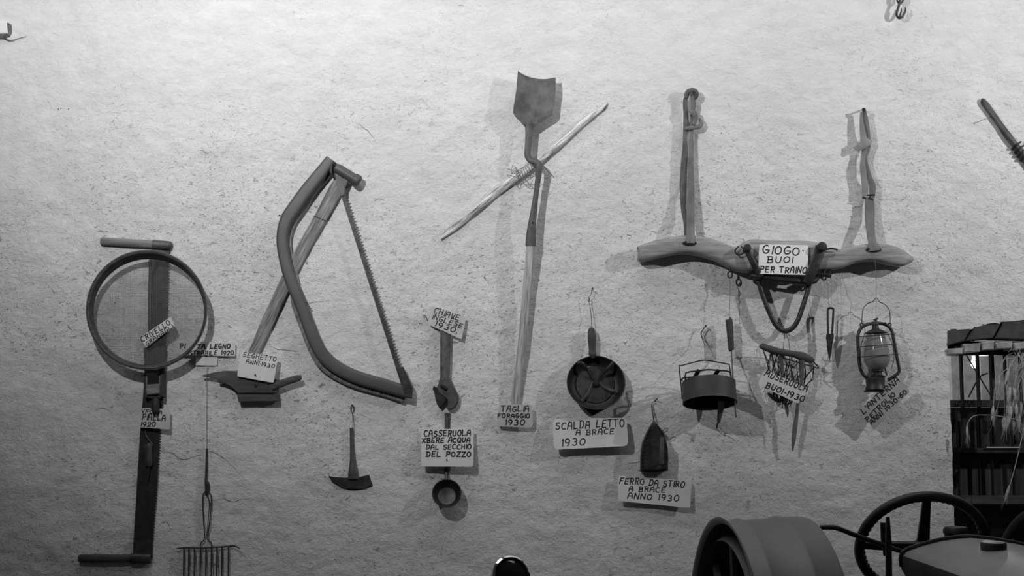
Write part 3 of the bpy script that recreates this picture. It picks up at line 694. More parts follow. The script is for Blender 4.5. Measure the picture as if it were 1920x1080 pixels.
bm = B(); sweep(bm, [(995.5, 458, .052), (990, 520, .044), (983, 600, .034), (976, 670, .026), (969, 725, .020), (965.5, 764, .017)], [8.5, 8.3, 8, 7.6, 8, 8], [6, 6, 6, 6, 6, 6], 14, 2.3, 4, .1); obj('handle', bm, M['wood_up'], t)
bm = B(); ptube(bm, [(999, 418, .064), (999, 418, .068)], 1.8, 8); obj('rivet', bm, M['iron_black'], t)
card('small rounded card reading TAGLIA FORAGGIO 1930 at the foot of the spade', [(935.8, 758.4), (998, 758.4), (999, 802), (931, 799)], (.036, .036, .030),
     [('TAGLIA', (939.3, 771.5), (994, 771.5), 10, .7), ('FORAGGIO', (932.5, 783.5), (995, 783.5), 7.5, .7), ('1930', (946.5, 796.5), (986, 796.5), 9.5, .75)], 'card_old', rnd_=.04)
t = thing('slanting_pole', 'slender peeled wooden pole fixed slantwise behind the spade', 'pole', P(826, 447, .01))
pp = [(825, 447, .010), (850, 428, .010), (890, 398, .010), (925, 366, .010), (955, 343, .010), (985, 322, .011), (1015, 300, .011), (1050, 269, .011), (1090, 233, .010), (1128, 204, .010), (1139, 193, .010)]
bm = B(); sweep(bm, pp, [3, 5.2, 6, 6, 8, 7.5, 7, 6.5, 6, 5, 2], [3, 4, 5, 5, 6, 6, 5, 5, 5, 4, 2], 12, 2.2, 4, .25); obj('shaft', bm, M['wood_pole'], t)
bm = B(); rnd = random.Random(5)
for k in range(9):
    x = 968 + k * 4.2; y = 334 - k * 2.9; ptube(bm, [(x - 5, y - 9, .006), (x + 1, y - 8, .022), (x + 4, y + 2, .026), (x + 3, y + 9, .020), (x - 2, y + 10, .004)], .6, 5, 3)
for k in range(10):
    x0, y0 = rnd.uniform(955, 1000), rnd.uniform(318, 340); ptube(bm, [(x0, y0, .02), (x0 + rnd.uniform(-14, 14), y0 + rnd.uniform(-14, 12), .024), (x0 + rnd.uniform(-25, 18), y0 + rnd.uniform(-14, 16), .006)], .45, 4, 4)
ptube(bm, [(1003, 300, .03), (1018, 310, .05), (1028, 322, .03), (1038, 332, .01)], .8, 5, 4); ptube(bm, [(975, 335, .02), (985, 346, .03), (1000, 346, .03), (1010, 338, .03)], .6, 5, 4)
obj('twine', bm, M['thread'], t)

# ------------------------------------------------------------------ bed warmer
t = thing('bed_warmer', 'round dark iron bed warming pan hanging from a string', 'pan', P(1117, 770, .01))
c = P(1117.5, 717.5, .054); ax = Vector((.03, -1, .17)).normalized()
bm = B(); lathe(bm, [(.001, -.042), (.082, -.042), (.096, -.034), (.108, -.012), (.1125, 0), (.1145, .002), (.1145, .005), (.111, .004), (.105, -.012), (.094, -.031), (.080, -.038), (.001, -.038)], c, ax, 48)
for v in bm.verts: v.co.z = c.z + (v.co.z - c.z) * .93
obj('pan', bm, M['iron_black'], t)
bm = B(); lathe(bm, [(.001, -.036), (.072, -.036), (.074, -.033), (.001, -.031)], c, ax, 40); obj('pan_bottom', bm, M['iron'], t)
bm = B()
for pts in ([(1082, 680, .054), (1092, 682, .050), (1104, 697, .032), (1112, 712, .022)], [(1150, 680, .054), (1139, 692, .046), (1127, 704, .030), (1119, 714, .022)], [(1113, 718, .022), (1103, 738, .031), (1090, 752, .042)], [(1122, 718, .022), (1140, 730, .030), (1158, 735, .050)]):
    sweep(bm, pts, 3.4, 1.8, 8, 2.5, 4)
obj('spider', bm, M['iron'], t)
bm = B(); lathe(bm, [(.001, 0), (.013, .002), (.014, .012), (.009, .02), (.002, .022)], P(1117, 720, .016), (0, -1, 0), 16); obj('boss', bm, M['lead'], t)
bm = B(); prism(bm, [(1088, 757), (1140, 765), (1124, 771), (1111, 780), (1103, 772)], .010, .040, 1.5); obj('spout', bm, M['iron_black'], t)
bm = B(); sweep(bm, [(1109, 614, .028), (1109, 618, .028), (1109.5, 632, .030), (1110, 646, .032), (1110.5, 658, .034), (1111, 664, .036), (1112, 672, .040)], [2.5, 6, 8, 7, 6.5, 7.5, 3], [2.5, 5, 7, 6, 6, 7, 3], 16, 2.0, 4); obj('handle', bm, M['wood_dark_up'], t)
bm = B(); ptube(bm, [(1111, 541, .02), (1108, 552, .018), (1104, 560, .016), (1107, 580, .018), (1109, 600, .022), (1109, 616, .028)], .6, 5, 4); ptube(bm, [(1103, 558, .016), (1106, 562, .018), (1103, 566, .016)], .8, 5, 3); obj('string', bm, M['wire_dark'], t)
nail('nail above the bed warming pan holding its string', (1111, 541, .026), (1109, 545), .9)
card('wide paper card reading SCALDA LETTO A BRACE 1930 under the pan', [(1036.8, 785), (1174.8, 783.4), (1178, 836), (1038, 843.6)], (.026, .030, .044),
     [('SCALDA LETTO', (1041.5, 805), (1173, 799.5), 13, .8), ('A BRACE', (1079.5, 816), (1154, 812.8), 9.5, .75), ('1930', (1052, 836.5), (1100, 834.5), 12.5, .8)], 'card', curl=.004, rnd_=.03)

# ------------------------------------------------------------------ flat iron
t = thing('charcoal_iron', 'black charcoal flat iron hanging nose up from a wire', 'iron', P(1228, 884, .01))
body = [(1227.3, 789), (1220, 800), (1212.4, 814.6), (1207, 828), (1204, 842), (1202.5, 862), (1202, 884.8), (1228, 886), (1253, 882.7), (1253, 862), (1251.8, 840), (1248.5, 824), (1244.4, 812.4), (1233.7, 797.5)]
bm = B(); prism(bm, body, .006, .055, 3, 3); obj('body', bm, M['iron_black'], t)
def shrink(o_, f, cx, cy): return [(cx + (x - cx) * f, cy + (y - cy) * f) for x, y in o_]
bm = B(); prism(bm, shrink(body, .9, 1229, 842), .053, .060, 1.2); obj('lid', bm, M['iron'], t)
bm = B()
for k in range(11):
    y = 806 + k * 6.6; x = 1217.5 - 13.5 * min(1, (k / 7.5) ** .6) + (.0 if k < 6 else .3); prism(bm, [(x - 1.2, y), (x + 3.4, y - .6), (x + 3.4, y + 3), (x - 1.2, y + 3)], .054, .062, .5)
obj('lid_teeth', bm, M['lead'], t)
bm = B(); sweep(bm, [(1240.5, 820, .088), (1240.5, 845, .091), (1240.5, 870, .088)], [4.2, 4.8, 4.2], [4, 5, 4], 12, 2.2, 3); obj('handle', bm, M['iron_mid'], t)
for y in (822, 868): bm = B(); ptube(bm, [(1238, y, .045), (1239, y, .088)], 2.2, 8); obj('handle_post', bm, M['iron'], t)
bm = B(); ptube(bm, [(1242, 811, .045), (1244, 806, .047), (1250, 802.5, .048), (1252, 804, .048), (1250, 808, .048), (1244, 812, .046)], .8, 6, 4); obj('latch_loop', bm, M['steel'], t)
bm = B(); ptube(bm, [(1227, 792, .03), (1225, 778, .022), (1223.5, 766, .016), (1222, 758, .014)], .7, 5, 3); ptube(bm, [(1226, 790, .03), (1223, 775, .022), (1222, 757, .014), (1228, 752, .02)], .5, 5, 3); obj('wire', bm, M['wire_dark'], t)
nail('bent nail above the flat iron holding its wire', (1233, 747, .028), (1222, 757), 1.1, False)
card('wide curled paper card reading FERRO DA STIRO A BRACE under the flat iron', [(1159.6, 891), (1297, 902.3), (1293.8, 952.6), (1158.7, 939)], (.022, .016, .030),
     [('FERRO DA STIRO', (1161, 906.5), (1285, 914), 11, .8), ('A BRACE', (1179, 921), (1250, 923.5), 9, .75), ('ANNO 1930', (1176.6, 934.5), (1275, 939.5), 10.5, .8)], 'card', curl=.006)

# ------------------------------------------------------------------ ox yoke
t = thing('ox_yoke', 'long curved wooden ox yoke fixed to the wall with an iron hoop', 'yoke', P(1455, 510, .05))
yk = [(1197, 477, 12, 12), (1202, 476, 15.5, 15), (1235, 467, 16.5, 16), (1264, 461, 17.5, 17), (1293, 460, 17.5, 18), (1320, 464, 18, 18), (1350, 474, 18.5, 18), (1378, 486, 20, 18), (1400, 488, 24, 19), (1410, 481, 31, 20), (1440, 482, 31, 20), (1470, 482, 31, 20), (1505, 483, 31, 20), (1530, 484, 29, 20), (1546, 488, 21, 18), (1572, 486, 19, 18), (1604, 477, 17, 17), (1638, 474, 17.5, 17), (1668, 479, 19, 16), (1690, 485, 15, 14), (1704, 486, 8, 10), (1711, 485, 4, 6)]
bm = B(); sweep(bm, [(a, b, .042) for a, b, _, _ in yk], [q[2] for q in yk], [q[3] for q in yk], 24, 3.4, 5, .10); obj('beam', bm, M['wood_yoke'], t)
for x, y, r_ in ((1293, 456, 13), (1638, 468, 14)):
    bm = B(); sweep(bm, [(x - r_, y, .079), (x - r_ * .5, y, .0805), (x + r_ * .5, y, .0805), (x + r_, y, .079)], [1.5, 4.3, 4.3, 1.5], [1.2, 1.8, 1.8, 1.2], 12, 2, 3); obj('slot_rim', bm, M['lead'], t)
bm = B(); sweep(bm, [(1404, 517, .050), (1424, 519, .065), (1514, 529, .065), (1532, 522, .050)], [4, 5.5, 6.5, 4], [9, 11, 11, 8], 12, 3, 2); obj('under_bar', bm, M['iron_black'], t)
for pts, wd in (([(1399, 462, .10), (1404, 476, .102), (1414, 496, .102), (1427, 519, .092)], [5, 5.5, 6, 6]), ([(1539, 462, .100), (1533, 482, .104), (1523, 508, .104), (1513, 531, .092)], [10, 9.5, 10, 8])):
    bm = B(); sweep(bm, pts, wd, [2.5] * 4, 12, 3, 4); obj('iron_band', bm, M['iron'], t)
for x, y, r_ in ((1400, 466, 7), (1540, 464, 9)):
    bm = B(); lathe(bm, [(.001, -.05), (r_ * S * .8, -.05), (r_ * S * .85, 0), (r_ * S, .002), (r_ * S * 1.02, .016), (r_ * S * .8, .023), (.001, .025)], P(x, y, .105), (0, -1, .1), 16); obj('peg', bm, M['iron'], t)
bm = B(); hp = [(1419, 508), (1421, 524), (1433, 562), (1449, 600), (1460, 615), (1473, 621), (1487, 614), (1497, 598), (1506, 572), (1516, 540), (1520, 520)]
ptube(bm, [(x, y, .048) for i, (x, y) in enumerate(hp)], 4.6, 12, 5); obj('hoop', bm, M['iron'], t)
for x, y in ((1369, 512), (1545, 516)):
    bm = B(); tube(bm, [P(x + 4.5 * math.cos(a), y + 3 + 6 * math.sin(a), .055) for a in [2 * math.pi * k / 12 for k in range(12)]], 1.5 * S, 6, closed=True); ptube(bm, [(x, y - 14, .055), (x, y - 3, .055)], 1.8, 8); obj('eye_bolt', bm, M['iron'], t)
bm = B()
for x, y, l in ((1533, 508, 12), (1541, 509, 14), (1553, 507, 14), (1556, 509, 12)): ptube(bm, [(x, y - 8, .055), (x, y + l, .055)], 2.0, 6)
ptube(bm, [(1530, 514, .055), (1558, 516, .055)], 3.5, 8); obj('bolt_cluster', bm, M['iron_black'], t)
bm = B(); ptube(bm, [(1385, 462, .09), (1378, 470, .098), (1384, 478, .098), (1396, 472, .10), (1390, 462, .09)], 1.4, 6, 4); obj('wire_tie', bm, M['wire_dark'], t)
bm = B(); ptube(bm, [(1546, 468, .094), (1560, 466, .094), (1570, 468, .088)], 2.0, 6, 3); obj('wire_tie', bm, M['wire_dark'], t)
card('white card reading GIOGO BUOI PER TRAINO on the middle of the yoke', [(1423.8, 457.8), (1516, 459.6), (1514.4, 515.5), (1421.5, 513.3)], (.096, .096, .100),
     [('GIOGO*', (1429, 475), (1509, 478.5), 14.5, .9), ('BUOI', (1438, 492), (1489, 492.5), 10.5, .8), ('PER TRAINO', (1424.5, 510), (1514, 512), 10.5, .85)], 'card_white')
# left strap
t = thing('dark_leather_strap', 'dark doubled leather strap rising from the left arm of the yoke', 'strap', P(1295, 455, .05))
bm = B(); sweep(bm, [(1290, 176, .034), (1285, 190, .028), (1286, 215, .026), (1286, 240, .026), (1284, 262, .026), (1284, 287, .026), (1281, 342, .026), (1282, 390, .030), (1285, 420, .036), (1286, 446, .05)], [4, 4.5, 4.5, 5, 4, 5.8, 6.8, 5.5, 3.2, 2.5], [2.2] * 10, 10, 2.6, 4, .2); obj('strap_band', bm, M['leather'], t)
bm = B(); sweep(bm, [(1297, 176, .036), (1300, 195, .034), (1298, 215, .032), (1297, 253, .032), (1295.5, 311, .034), (1295.5, 362, .044), (1295, 410, .06), (1295, 456, .085)], [4, 4.5, 4.5, 3.6, 5.4, 6.8, 7.2, 7.2], [1.8] * 8, 10, 2.8, 4, .15); obj('strap_band', bm, M['leather_mid'], t, label='broader paler front band')
bm = B(); ptube(bm, [(1286, 184, .034), (1288, 174, .036), (1295, 170, .036), (1303, 171, .036), (1306, 178, .036), (1303, 186, .034)], [3, 4, 5, 5, 4.5, 3], 10, 4); ptube(bm, [(1294, 172, .0), (1296, 176, .045)], 3.2, 10); obj('knot', bm, M['leather'], t)
bm = B(); sweep(bm, [(1284, 242, .034), (1292, 240, .040), (1302, 239, .038), (1310, 238, .034), (1315, 232, .030), (1312, 222, .028)], [3, 4, 4, 4.5, 4, 2], [2.4] * 6, 10, 2.2, 4); sweep(bm, [(1293, 212, .042), (1300, 211, .044), (1304, 222, .040), (1300, 234, .04)], [5, 6, 5, 4], [2.5] * 4, 10, 2.4, 3); obj('buckle_loop', bm, M['leather_mid'], t)
# right strap
t = thing('pale_leather_strap', 'pale twisted leather strap rising from the right arm of the yoke', 'strap', P(1638, 465, .05))
bm = B(); sweep(bm, [(1617, 210, .030), (1617, 228, .028), (1620, 250, .028), (1622, 268, .028), (1621, 286, .028), (1620, 310, .028), (1622, 335, .028), (1622, 368, .030)], [4, 5.5, 8, 9, 5.5, 8, 7.5, 5], [1.8] * 8, 10, 2.6, 4); obj('strap_band', bm, M['leather_pale'], t)
bm = B(); sweep(bm, [(1621, 208, .034), (1625, 228, .034), (1629, 250, .034), (1629, 275, .028), (1624, 298, .030), (1628, 318, .032), (1632, 335, .032), (1636, 350, .030), (1635, 370, .03)], [3, 4, 2.6, 3.5, 2, 2.6, 4.5, 6.5, 5.5], [1.6] * 9, 10, 2.6, 4); obj('strap_band', bm, M['leather_mid'], t, label='narrower darker band')
bm = B(); sweep(bm, [(1603, 274, .020), (1608, 276, .036), (1618, 271, .038), (1628, 265, .037), (1632, 261, .026)], [4, 7.5, 8, 7.5, 5], [1.5] * 5, 10, 2.8, 4); obj('cross_wrap', bm, M['leather_pale'], t)
bm = B(); ptube(bm, [(1627, 366, .034), (1640, 365, .034)], 1.6, 8); ptube(bm, [(1617, 370, .034), (1623, 371, .034)], 1.8, 8); ptube(bm, [(1629, 371, .034), (1637, 374, .034)], 1.8, 8); obj('clasp', bm, M['iron_black'], t)
bm = B(); sweep(bm, [(1630, 370, .030), (1631, 395, .034), (1631, 415, .042), (1633, 440, .060), (1637, 458, .078), (1639, 470, .081)], [9, 9.5, 9, 8, 9, 12], [2] * 6, 10, 2.8, 4, .1); obj('lower_band', bm, M['leather_mid'], t)
nail('dark nail head at the top of the pale leather strap', (1619.5, 206, .042), (1618, 205), 1.8)

# ------------------------------------------------------------------ foot warmer (pail seen from below)
t = thing('foot_warmer', 'round dark sheet metal brazier with wire handle hanging by a cord', 'brazier', P(1328, 760, .08))
c = P(1329, 719, .112); tl = Vector((0, .27, 1)).normalized()
bm = B(); r_ = 49.5 * S * .98
lathe(bm, [(r_ * .96, .006), (r_, .004), (r_ * 1.0, 0), (r_ * 1.0, -.05), (r_ * 1.01, -.072), (r_ * 1.02, -.078), (r_ * .99, -.078), (r_ * .98, -.05), (r_ * .97, -.002), (r_ * .96, -.002)], c, tl, 40, close=True)
obj('body', bm, M['sheet'], t)
bm = B(); lathe(bm, [(.001, -.02), (r_ * .975, -.02), (r_ * .975, -.024), (.001, -.024)], c, tl, 40); obj('inner_plate', bm, M['lead'], t)
bm = B(); ptube(bm, [(1279, 748, .115), (1277, 720, .115), (1273.5, 688, .115), (1278, 685.5, .115), (1300, 679.5, .115), (1321, 675.5, .115), (1345, 679, .115), (1364, 682.5, .115), (1367.5, 685, .115), (1371, 712, .115)], 1.1, 6, 3); obj('wire_handle', bm, M['wire_dark'], t)
bm = B(); ptube(bm, [(1286, 714, .15), (1286, 699, .15), (1305, 696, .15), (1328, 693, .15), (1350, 695, .15), (1368, 697, .15), (1371, 712, .15)], 1.5, 6, 2); ptube(bm, [(1279, 714, .08), (1280, 709, .08), (1300, 707, .08), (1321, 704.5, .08), (1345, 706.5, .08), (1361, 708, .08)], 1.5, 6, 2); obj('rack_wire', bm, M['iron_black'], t)
for a, b in (((1311, 693), (1301, 710)), ((1348, 693), (1336.5, 709))):
    bm = B(); sweep(bm, [(a[0], a[1], .15), (b[0], b[1], .08)], 4, 1.4, 8, 3); obj('rack_strip', bm, M['iron_black'], t)
bm = B(); ptube(bm, [(1323, 611, .022), (1318, 618, .022), (1314.5, 625, .022), (1317, 636, .03), (1320.5, 645, .045), (1321.5, 660, .085), (1322, 676, .115)], [.8, 1, 1.2, .8, .6, .5, .6], 5, 4); ptube(bm, [(1316, 630, .025), (1322, 640, .03), (1327, 642, .03)], .6, 5, 3); obj('cord', bm, M['wire_dark'], t)
bm = B(); sweep(bm, [(1352, 752, .10), (1352, 762, .09), (1350, 775, .075), (1347.5, 790, .055), (1347, 794, .055)], [6, 6, 5, 3, 1.5], [1.2] * 5, 8, 3, 3); obj('metal_tongue', bm, M['leather_pale'], t)
bm = B(); ptube(bm, [(1351, 789, .056), (1346, 794, .054), (1344, 800, .05), (1345, 805, .05)], [.8, 1.5, 1.3, .5], 6, 3); obj('hook', bm, M['iron_black'], t)
nail('nail with cord above the round brazier', (1323.5, 611, .026), (1321, 614), .9)

# ------------------------------------------------------------------ poker
t = thing('poker', 'slim poker with dark wooden grip hanging right of the brazier', 'poker', P(1380, 783, .07))
bm = B(); sweep(bm, [(1366.5, 598.5, .045), (1367, 601, .045), (1368.5, 620, .045), (1370, 640, .045), (1371, 655, .045), (1371.5, 657.5, .045)], [5, 6.5, 6.2, 5.6, 5.2, 4], [4, 5.5, 5.5, 5, 5, 4], 14, 2.3, 3); obj('grip', bm, M['wood_dark_up'], t)
bm = B(); ptube(bm, [(1371.5, 656, .045), (1374, 705, .13), (1376, 730, .165), (1380, 783, .17)], 1.35, 8); obj('rod', bm, M['iron_mid'], t)
bm = B(); ptube(bm, [(1368, 600, .058), (1368.5, 560, .055), (1369, 521, .055), (1372, 515, .056), (1366, 519, .057)], [.45] * 5, 5, 3); ptube(bm, [(1366, 524, .056), (1371, 534, .056), (1368, 545, .056), (1371, 552, .056)], .6, 5, 3); obj('thread', bm, M['thread'], t)

# ------------------------------------------------------------------ bodkin
t = thing('iron_shears', 'small black iron tool with slotted handle and pointed tip', 'tool', P(1556, 677, .04))
bm = B(); q = [(1553, 628), (1552, 605), (1552, 582), (1553.5, 578.5), (1558, 577.5), (1562, 579), (1562.5, 583), (1561.5, 605), (1559.5, 628)]
ptube(bm, [(x, y, .045) for x, y in q], [2.0] * 9, 8, 4); obj('handle', bm, M['iron_black'], t)
bm = B(); prism(bm, [(1550, 627), (1563.5, 625), (1564, 633), (1561, 639), (1560.5, 648), (1559, 662), (1556, 678), (1554.5, 670), (1551.5, 655), (1552, 640), (1549, 634)], .041, .049, 1.4, 2); obj('blade', bm, M['iron_black'], t)
bm = B(); ptube(bm, [(1555, 578, .045), (1552, 550, .05), (1550, 523, .055)], .3, 4, 2); ptube(bm, [(1558, 578, .045), (1559, 550, .05), (1557, 521, .055)], .3, 4, 2); obj('thread', bm, M['thread'], t)

# ------------------------------------------------------------------ muzzle
t = thing('ox_muzzle', 'wire net ox muzzle with dark wooden rim hanging under the hoop', 'muzzle', P(1470, 760, .05))
bm = B(); sweep(bm, [(1425.5, 647, .06), (1429, 649, .062), (1445, 655, .066), (1465, 660, .07), (1488, 664, .072), (1505, 669, .072), (1521, 675, .07), (1525, 678, .068)], [3, 4.8, 5.4, 5.2, 5.2, 7, 4.8, 3], [3, 4, 4.5, 4.5, 4.5, 5.5, 4.5, 3], 14, 2.2, 4, .35); obj('rim', bm, M['wood_dark'], t)
bm = B(); rnd = random.Random(11)
# back rim wire
ptube(bm, [(1426, 650, .05), (1450, 664, .02), (1490, 678, .015), (1520, 686, .02), (1535, 690, .04), (1524, 677, .06)], 1.1, 6, 5)
obj('rim_wire', bm, M['wire_dark'], t)
def net_pt(u, v):                                                      # u 0..1 across, v 0..1 down, basket bulging out from the wall
    xa, xb = lerp(1429, 1452, v ** 1.5), lerp(1532, 1480, v ** 1.3); ya = lerp(652, 750, v); yb = lerp(688, 760, v)
    return (lerp(xa, xb, u), lerp(ya, yb, u) + 3 * math.sin(u * 9), )
def net(bm, dsign):
    cols, rws = 7, 4; pts = {}
    for j in range(rws + 1):
        for i in range(cols + 1):
            u = (i + (.5 if j % 2 else 0)) / (cols + .5); v = j / rws; x, y = net_pt(u, v)
            d = .042 + dsign * .026 * math.sin(math.pi * min(u, 1)) * (1 - .3 * v); pts[i, j] = (x + rnd.uniform(-4, 4), y + rnd.uniform(-4, 4) * min(j, 1), d)
    for j in range(rws):
        for i in range(cols + 1):
            for k in ((i, i - 1) if j % 2 == 0 else (i, i + 1)):
                if (k, j + 1) in pts:
                    a, b = pts[i, j], pts[k, j + 1]; m_ = tuple((p + q) / 2 + rnd.uniform(-1.2, 1.2) * (0 if z == 2 else 1) for z, (p, q) in enumerate(zip(a, b)))
                    ptube(bm, [a, m_, b], .78, 4, 2)
bm = B(); net(bm, 1); net(bm, -1); g = obj('wire_net', bm, M['wire_dark'], t); g['kind'] = 'stuff'
bm = B(); sweep(bm, [(1464, 664, .066), (1466, 685, .062), (1468, 720, .058), (1472, 752, .05), (1476, 770, .045), (1477, 782, .04)], [3.4, 3.6, 3, 3, 3.2, .8], [1.5] * 6, 8, 2.4, 3); obj('leather_tail', bm, M['leather'], t)
bm = B(); sweep(bm, [(1505, 668, .078), (1504, 690, .074), (1502, 720, .068), (1496, 757, .058), (1493, 785, .052), (1490, 805, .048), (1488, 825, .044), (1486, 846, .04)], [4.5, 4, 3.2, 3.2, 3.6, 4.6, 4, .8], [1.6] * 8, 8, 2.4, 3); obj('leather_tail', bm, M['leather'], t)
bm = B(); sweep(bm, [(1440, 737, .045), (1450, 746, .045), (1462, 752, .045), (1468, 748, .045)], [2, 4, 4, 2], [8] * 4, 10, 2, 3); obj('bottom_patch', bm, M['iron_black'], t)
bm = B(); ptube(bm, [(1472, 621, .062), (1470, 640, .066), (1468, 657, .07)], .5, 4, 2); ptube(bm, [(1473, 621, .062), (1479, 640, .068), (1480, 660, .072)], .5, 4, 2); obj('hanging_wire', bm, M['wire_dark'], t)
card('slanted paper strip reading MUSERUOLA BUOI 1930 across the wire muzzle', [(1434.7, 693), (1516.7, 729.4), (1497, 757), (1420, 720.6)], (.078, .080, .076),
     [('MUSERUOLA', (1433, 704), (1514, 735.5), 10.5, .75), ('BUOI-1930', (1434.7, 726), (1508, 755), 10.5, .8)], 'card')

# ------------------------------------------------------------------ lantern
t = thing('oil_lantern', 'old oil lantern with smoky glass globe and wire guards', 'lantern', P(1641, 732, .06))
D0 = .060
def loopz(pts, r_, d=D0, n=8, sm=4): bm = B(); ptube(bm, [(x, y, d) for x, y in pts], r_, n, sm); return bm
obj('bail', loopz([(1615.5, 607), (1616.5, 592), (1619, 578), (1627, 569), (1637, 565.5), (1640, 561), (1643, 558.5), (1646, 561), (1649, 566), (1659, 571), (1667, 580), (1669, 595), (1669, 608)], .75), M['wire_dark'], t)
obj('frame_tube', loopz([(1627, 710), (1617, 700), (1611.5, 684), (1609.5, 655), (1608.5, 632), (1613, 617), (1624, 609), (1643, 606), (1661, 609), (1672, 620), (1677, 645), (1682, 672), (1686, 694), (1680, 703), (1665, 713)], 3.1, sm=5, n=10), M['iron'], t)
ctr = P(1643, 662, D0); axl = (P(1641.5, 626, D0) - P(1645, 693, D0)).normalized()
g0 = P(1645, 692, D0); bm = B(); prof = [(.026, 0), (.040, .010), (.0495, .030), (.0505, .055), (.046, .085), (.038, .115), (.034, .135), (.0325, .135), (.036, .115), (.044, .085), (.0485, .055), (.0475, .030), (.038, .011), (.025, .002)]
lathe(bm, prof, g0, axl, 32, close=True); obj('globe', bm, M['globe'], t)
bm = B(); lathe(bm, [(.001, .0), (.044, .001), (.046, .003), (.030, .012), (.014, .020), (.012, .034), (.017, .036), (.012, .048), (.001, .05)], P(1642, 626, D0), axl, 24); obj('chimney_cap', bm, M['iron'], t)
bm = B(); tube(bm, [P(1642, 604, D0), P(1643, 598, D0)], 2 * S, 8); tube(bm, [P(1638, 600, D0), P(1646, 597, D0)], 1.6 * S, 6); tube(bm, [P(1650, 607, D0 + .01), P(1661, 606, D0 + .01)], 2 * S, 6); obj('top_catch', bm, M['iron_black'], t)
for x, y in ((1615.5, 609), (1668, 609)):
    bm = B(); tube(bm, [P(x + 2.8 * math.cos(a), y + 2.8 * math.sin(a), D0) for a in [2 * math.pi * k / 10 for k in range(10)]], 1.2 * S, 6, closed=True); obj('ear', bm, M['iron'], t)
for (x0, y0, x1, y1) in ((1604, 632, 1679, 626), (1605, 651, 1682, 645), (1607, 670, 1685, 664)):
    bm = B(); w_ = (x1 - x0) / 2; cxx, cyy = (x0 + x1) / 2, (y0 + y1) / 2
    q = [P(cxx + w_ * math.cos(a), cyy + (y1 - y0) / 2 * math.cos(a), D0 + .055 * math.sin(a)) for a in [2 * math.pi * k / 28 for k in range(28)]]
    tube(bm, q, .75 * S, 6, closed=True); obj('guard_wire', bm, M['wire_dark'], t)
for sx in (-1, 1):
    bm = B(); ptube(bm, [(1643 + sx * 22, 626, D0 + .03), (1643 + sx * 30 + 1, 650, D0 + .03), (1645 + sx * 31, 675, D0 + .03), (1645 + sx * 26, 692, D0 + .02)], .6, 5, 4); obj('guard_wire', bm, M['wire_dark'], t)
bm = B(); lathe(bm, [(.001, 0), (.028, 0), (.030, .004), (.018, .010), (.016, .020), (.024, .024), (.020, .032), (.001, .034)], P(1646, 708, D0), axl, 20); obj('burner', bm, M['iron_black'], t)
bm = B(); lathe(bm, [(.001, 0), (.036, 0), (.040, .004), (.038, .012), (.035, .020), (.036, .034), (.037, .046), (.030, .052), (.001, .054)], P(1642, 732, D0), axl, 28); obj('fuel_tank', bm, M['iron'], t)
bm = B(); lathe(bm, [(.001, 0), (.030, .0), (.043, .004), (.045, .008), (.001, .010)], P(1641, 735.5, D0), axl, 28); obj('base_ring', bm, M['iron_black'], t)
bm = B(); ptube(bm, [(1632, 698, D0 + .01), (1629, 708, D0 + .01)], 3.5, 8); ptube(bm, [(1659, 690, D0 + .01), (1663, 704, D0 + .01)], 1.6, 8); obj('air_tube', bm, M['iron'], t)
bm = B(); ptube(bm, [(1638, 474, .080), (1642, 500, .082), (1643, 540, D0), (1643, 559, D0), (1642.5, 600, D0)], .32, 4, 3); obj('hanging_thread', bm, M['thread'], t)
card('folded slanted paper card reading LANTERNA PETROLIO under the oil lantern', [(1611.4, 767.8), (1685, 704), (1705.8, 734.4), (1639, 806.7)], (.072, .108, .058),
     [("L'ANTERNA", (1619, 777), (1689, 713), 10.5, .75), ('PETROLIO', (1627, 792), (1681, 739), 8.5, .75), ('ANNI 1930-60', (1635, 796), (1703, 735), 8, .7)], 'card_old', curl=-.004)

# ------------------------------------------------------------------ hook, stick, bracket
t = thing('iron_hook', 'double iron hook hanging at the top edge of the wall', 'hook', P(1688, 38, .02))
obj('hook_bar', loopz([(1693, -30), (1688, -4), (1686, 8), (1683, 18), (1681, 27), (1684, 33), (1688, 33.5), (1693, 30), (1697, 22), (1698, 17), (1697, 13)], [1.6, 2, 2.4, 2.4, 2.4, 2.6, 2.6, 2.4, 2, 1.4, .7], .03, 8, 4), M['iron'], t)
obj('hook_bar', loopz([(1687, 33), (1688, 27), (1690, 20), (1690, 15)], [2, 1.7, 1.3, .6], .035, 8, 4), M['iron'], t)
obj('eye', loopz([(1685, 6), (1682, 0), (1684, -8), (1690, -10), (1694, -3), (1692, 3), (1687, 8)], 2, .028, 8, 4), M['iron'], t)
bm = B(); ptube(bm, [(1690, -12, .0), (1690, -10, .03)], 2, 8); obj('nail', bm, M['iron'], t)
t = thing('bark_stick', 'dark rough stick slanting off the right edge of the wall', 'stick', P(1842, 190, .02))
bm = B(); sweep(bm, [(x, y, .010) for x, y in ((1840, 188), (1844, 191), (1862, 215), (1880, 241), (1900, 268), (1925, 298), (1970, 350))], [3, 5.5, 6, 6.3, 6.8, 8, 8], [3, 5, 5, 5.5, 6, 6.5, 6.5], 12, 2.2, 4, .35); obj('shaft', bm, M['wood_pole_r'], t)
bm = B(); 
for k in range(4):
    x, y = 1905 + k * 5, 276 + k * 7; ptube(bm, [(x - 8, y + 4, .004), (x - 4, y - 1, .022), (x + 6, y - 8, .024), (x + 9, y - 10, .008)], 1.9, 6, 3)
obj('wire_binding', bm, M['iron_black'], t)
nail('thin nail poking from the wall left of the bark stick', (1857, 219, .05), (1858, 219), .7)
t = thing('cable_bracket', 'small pale wall bracket with dark edge at the left frame border', 'bracket', P(5, 66, .01))
bm = B(); prism(bm, [(-25, 41), (12, 40), (14, 62), (-25, 64)], .0, .028, 1.5); obj('box', bm, M['card_white'], t)
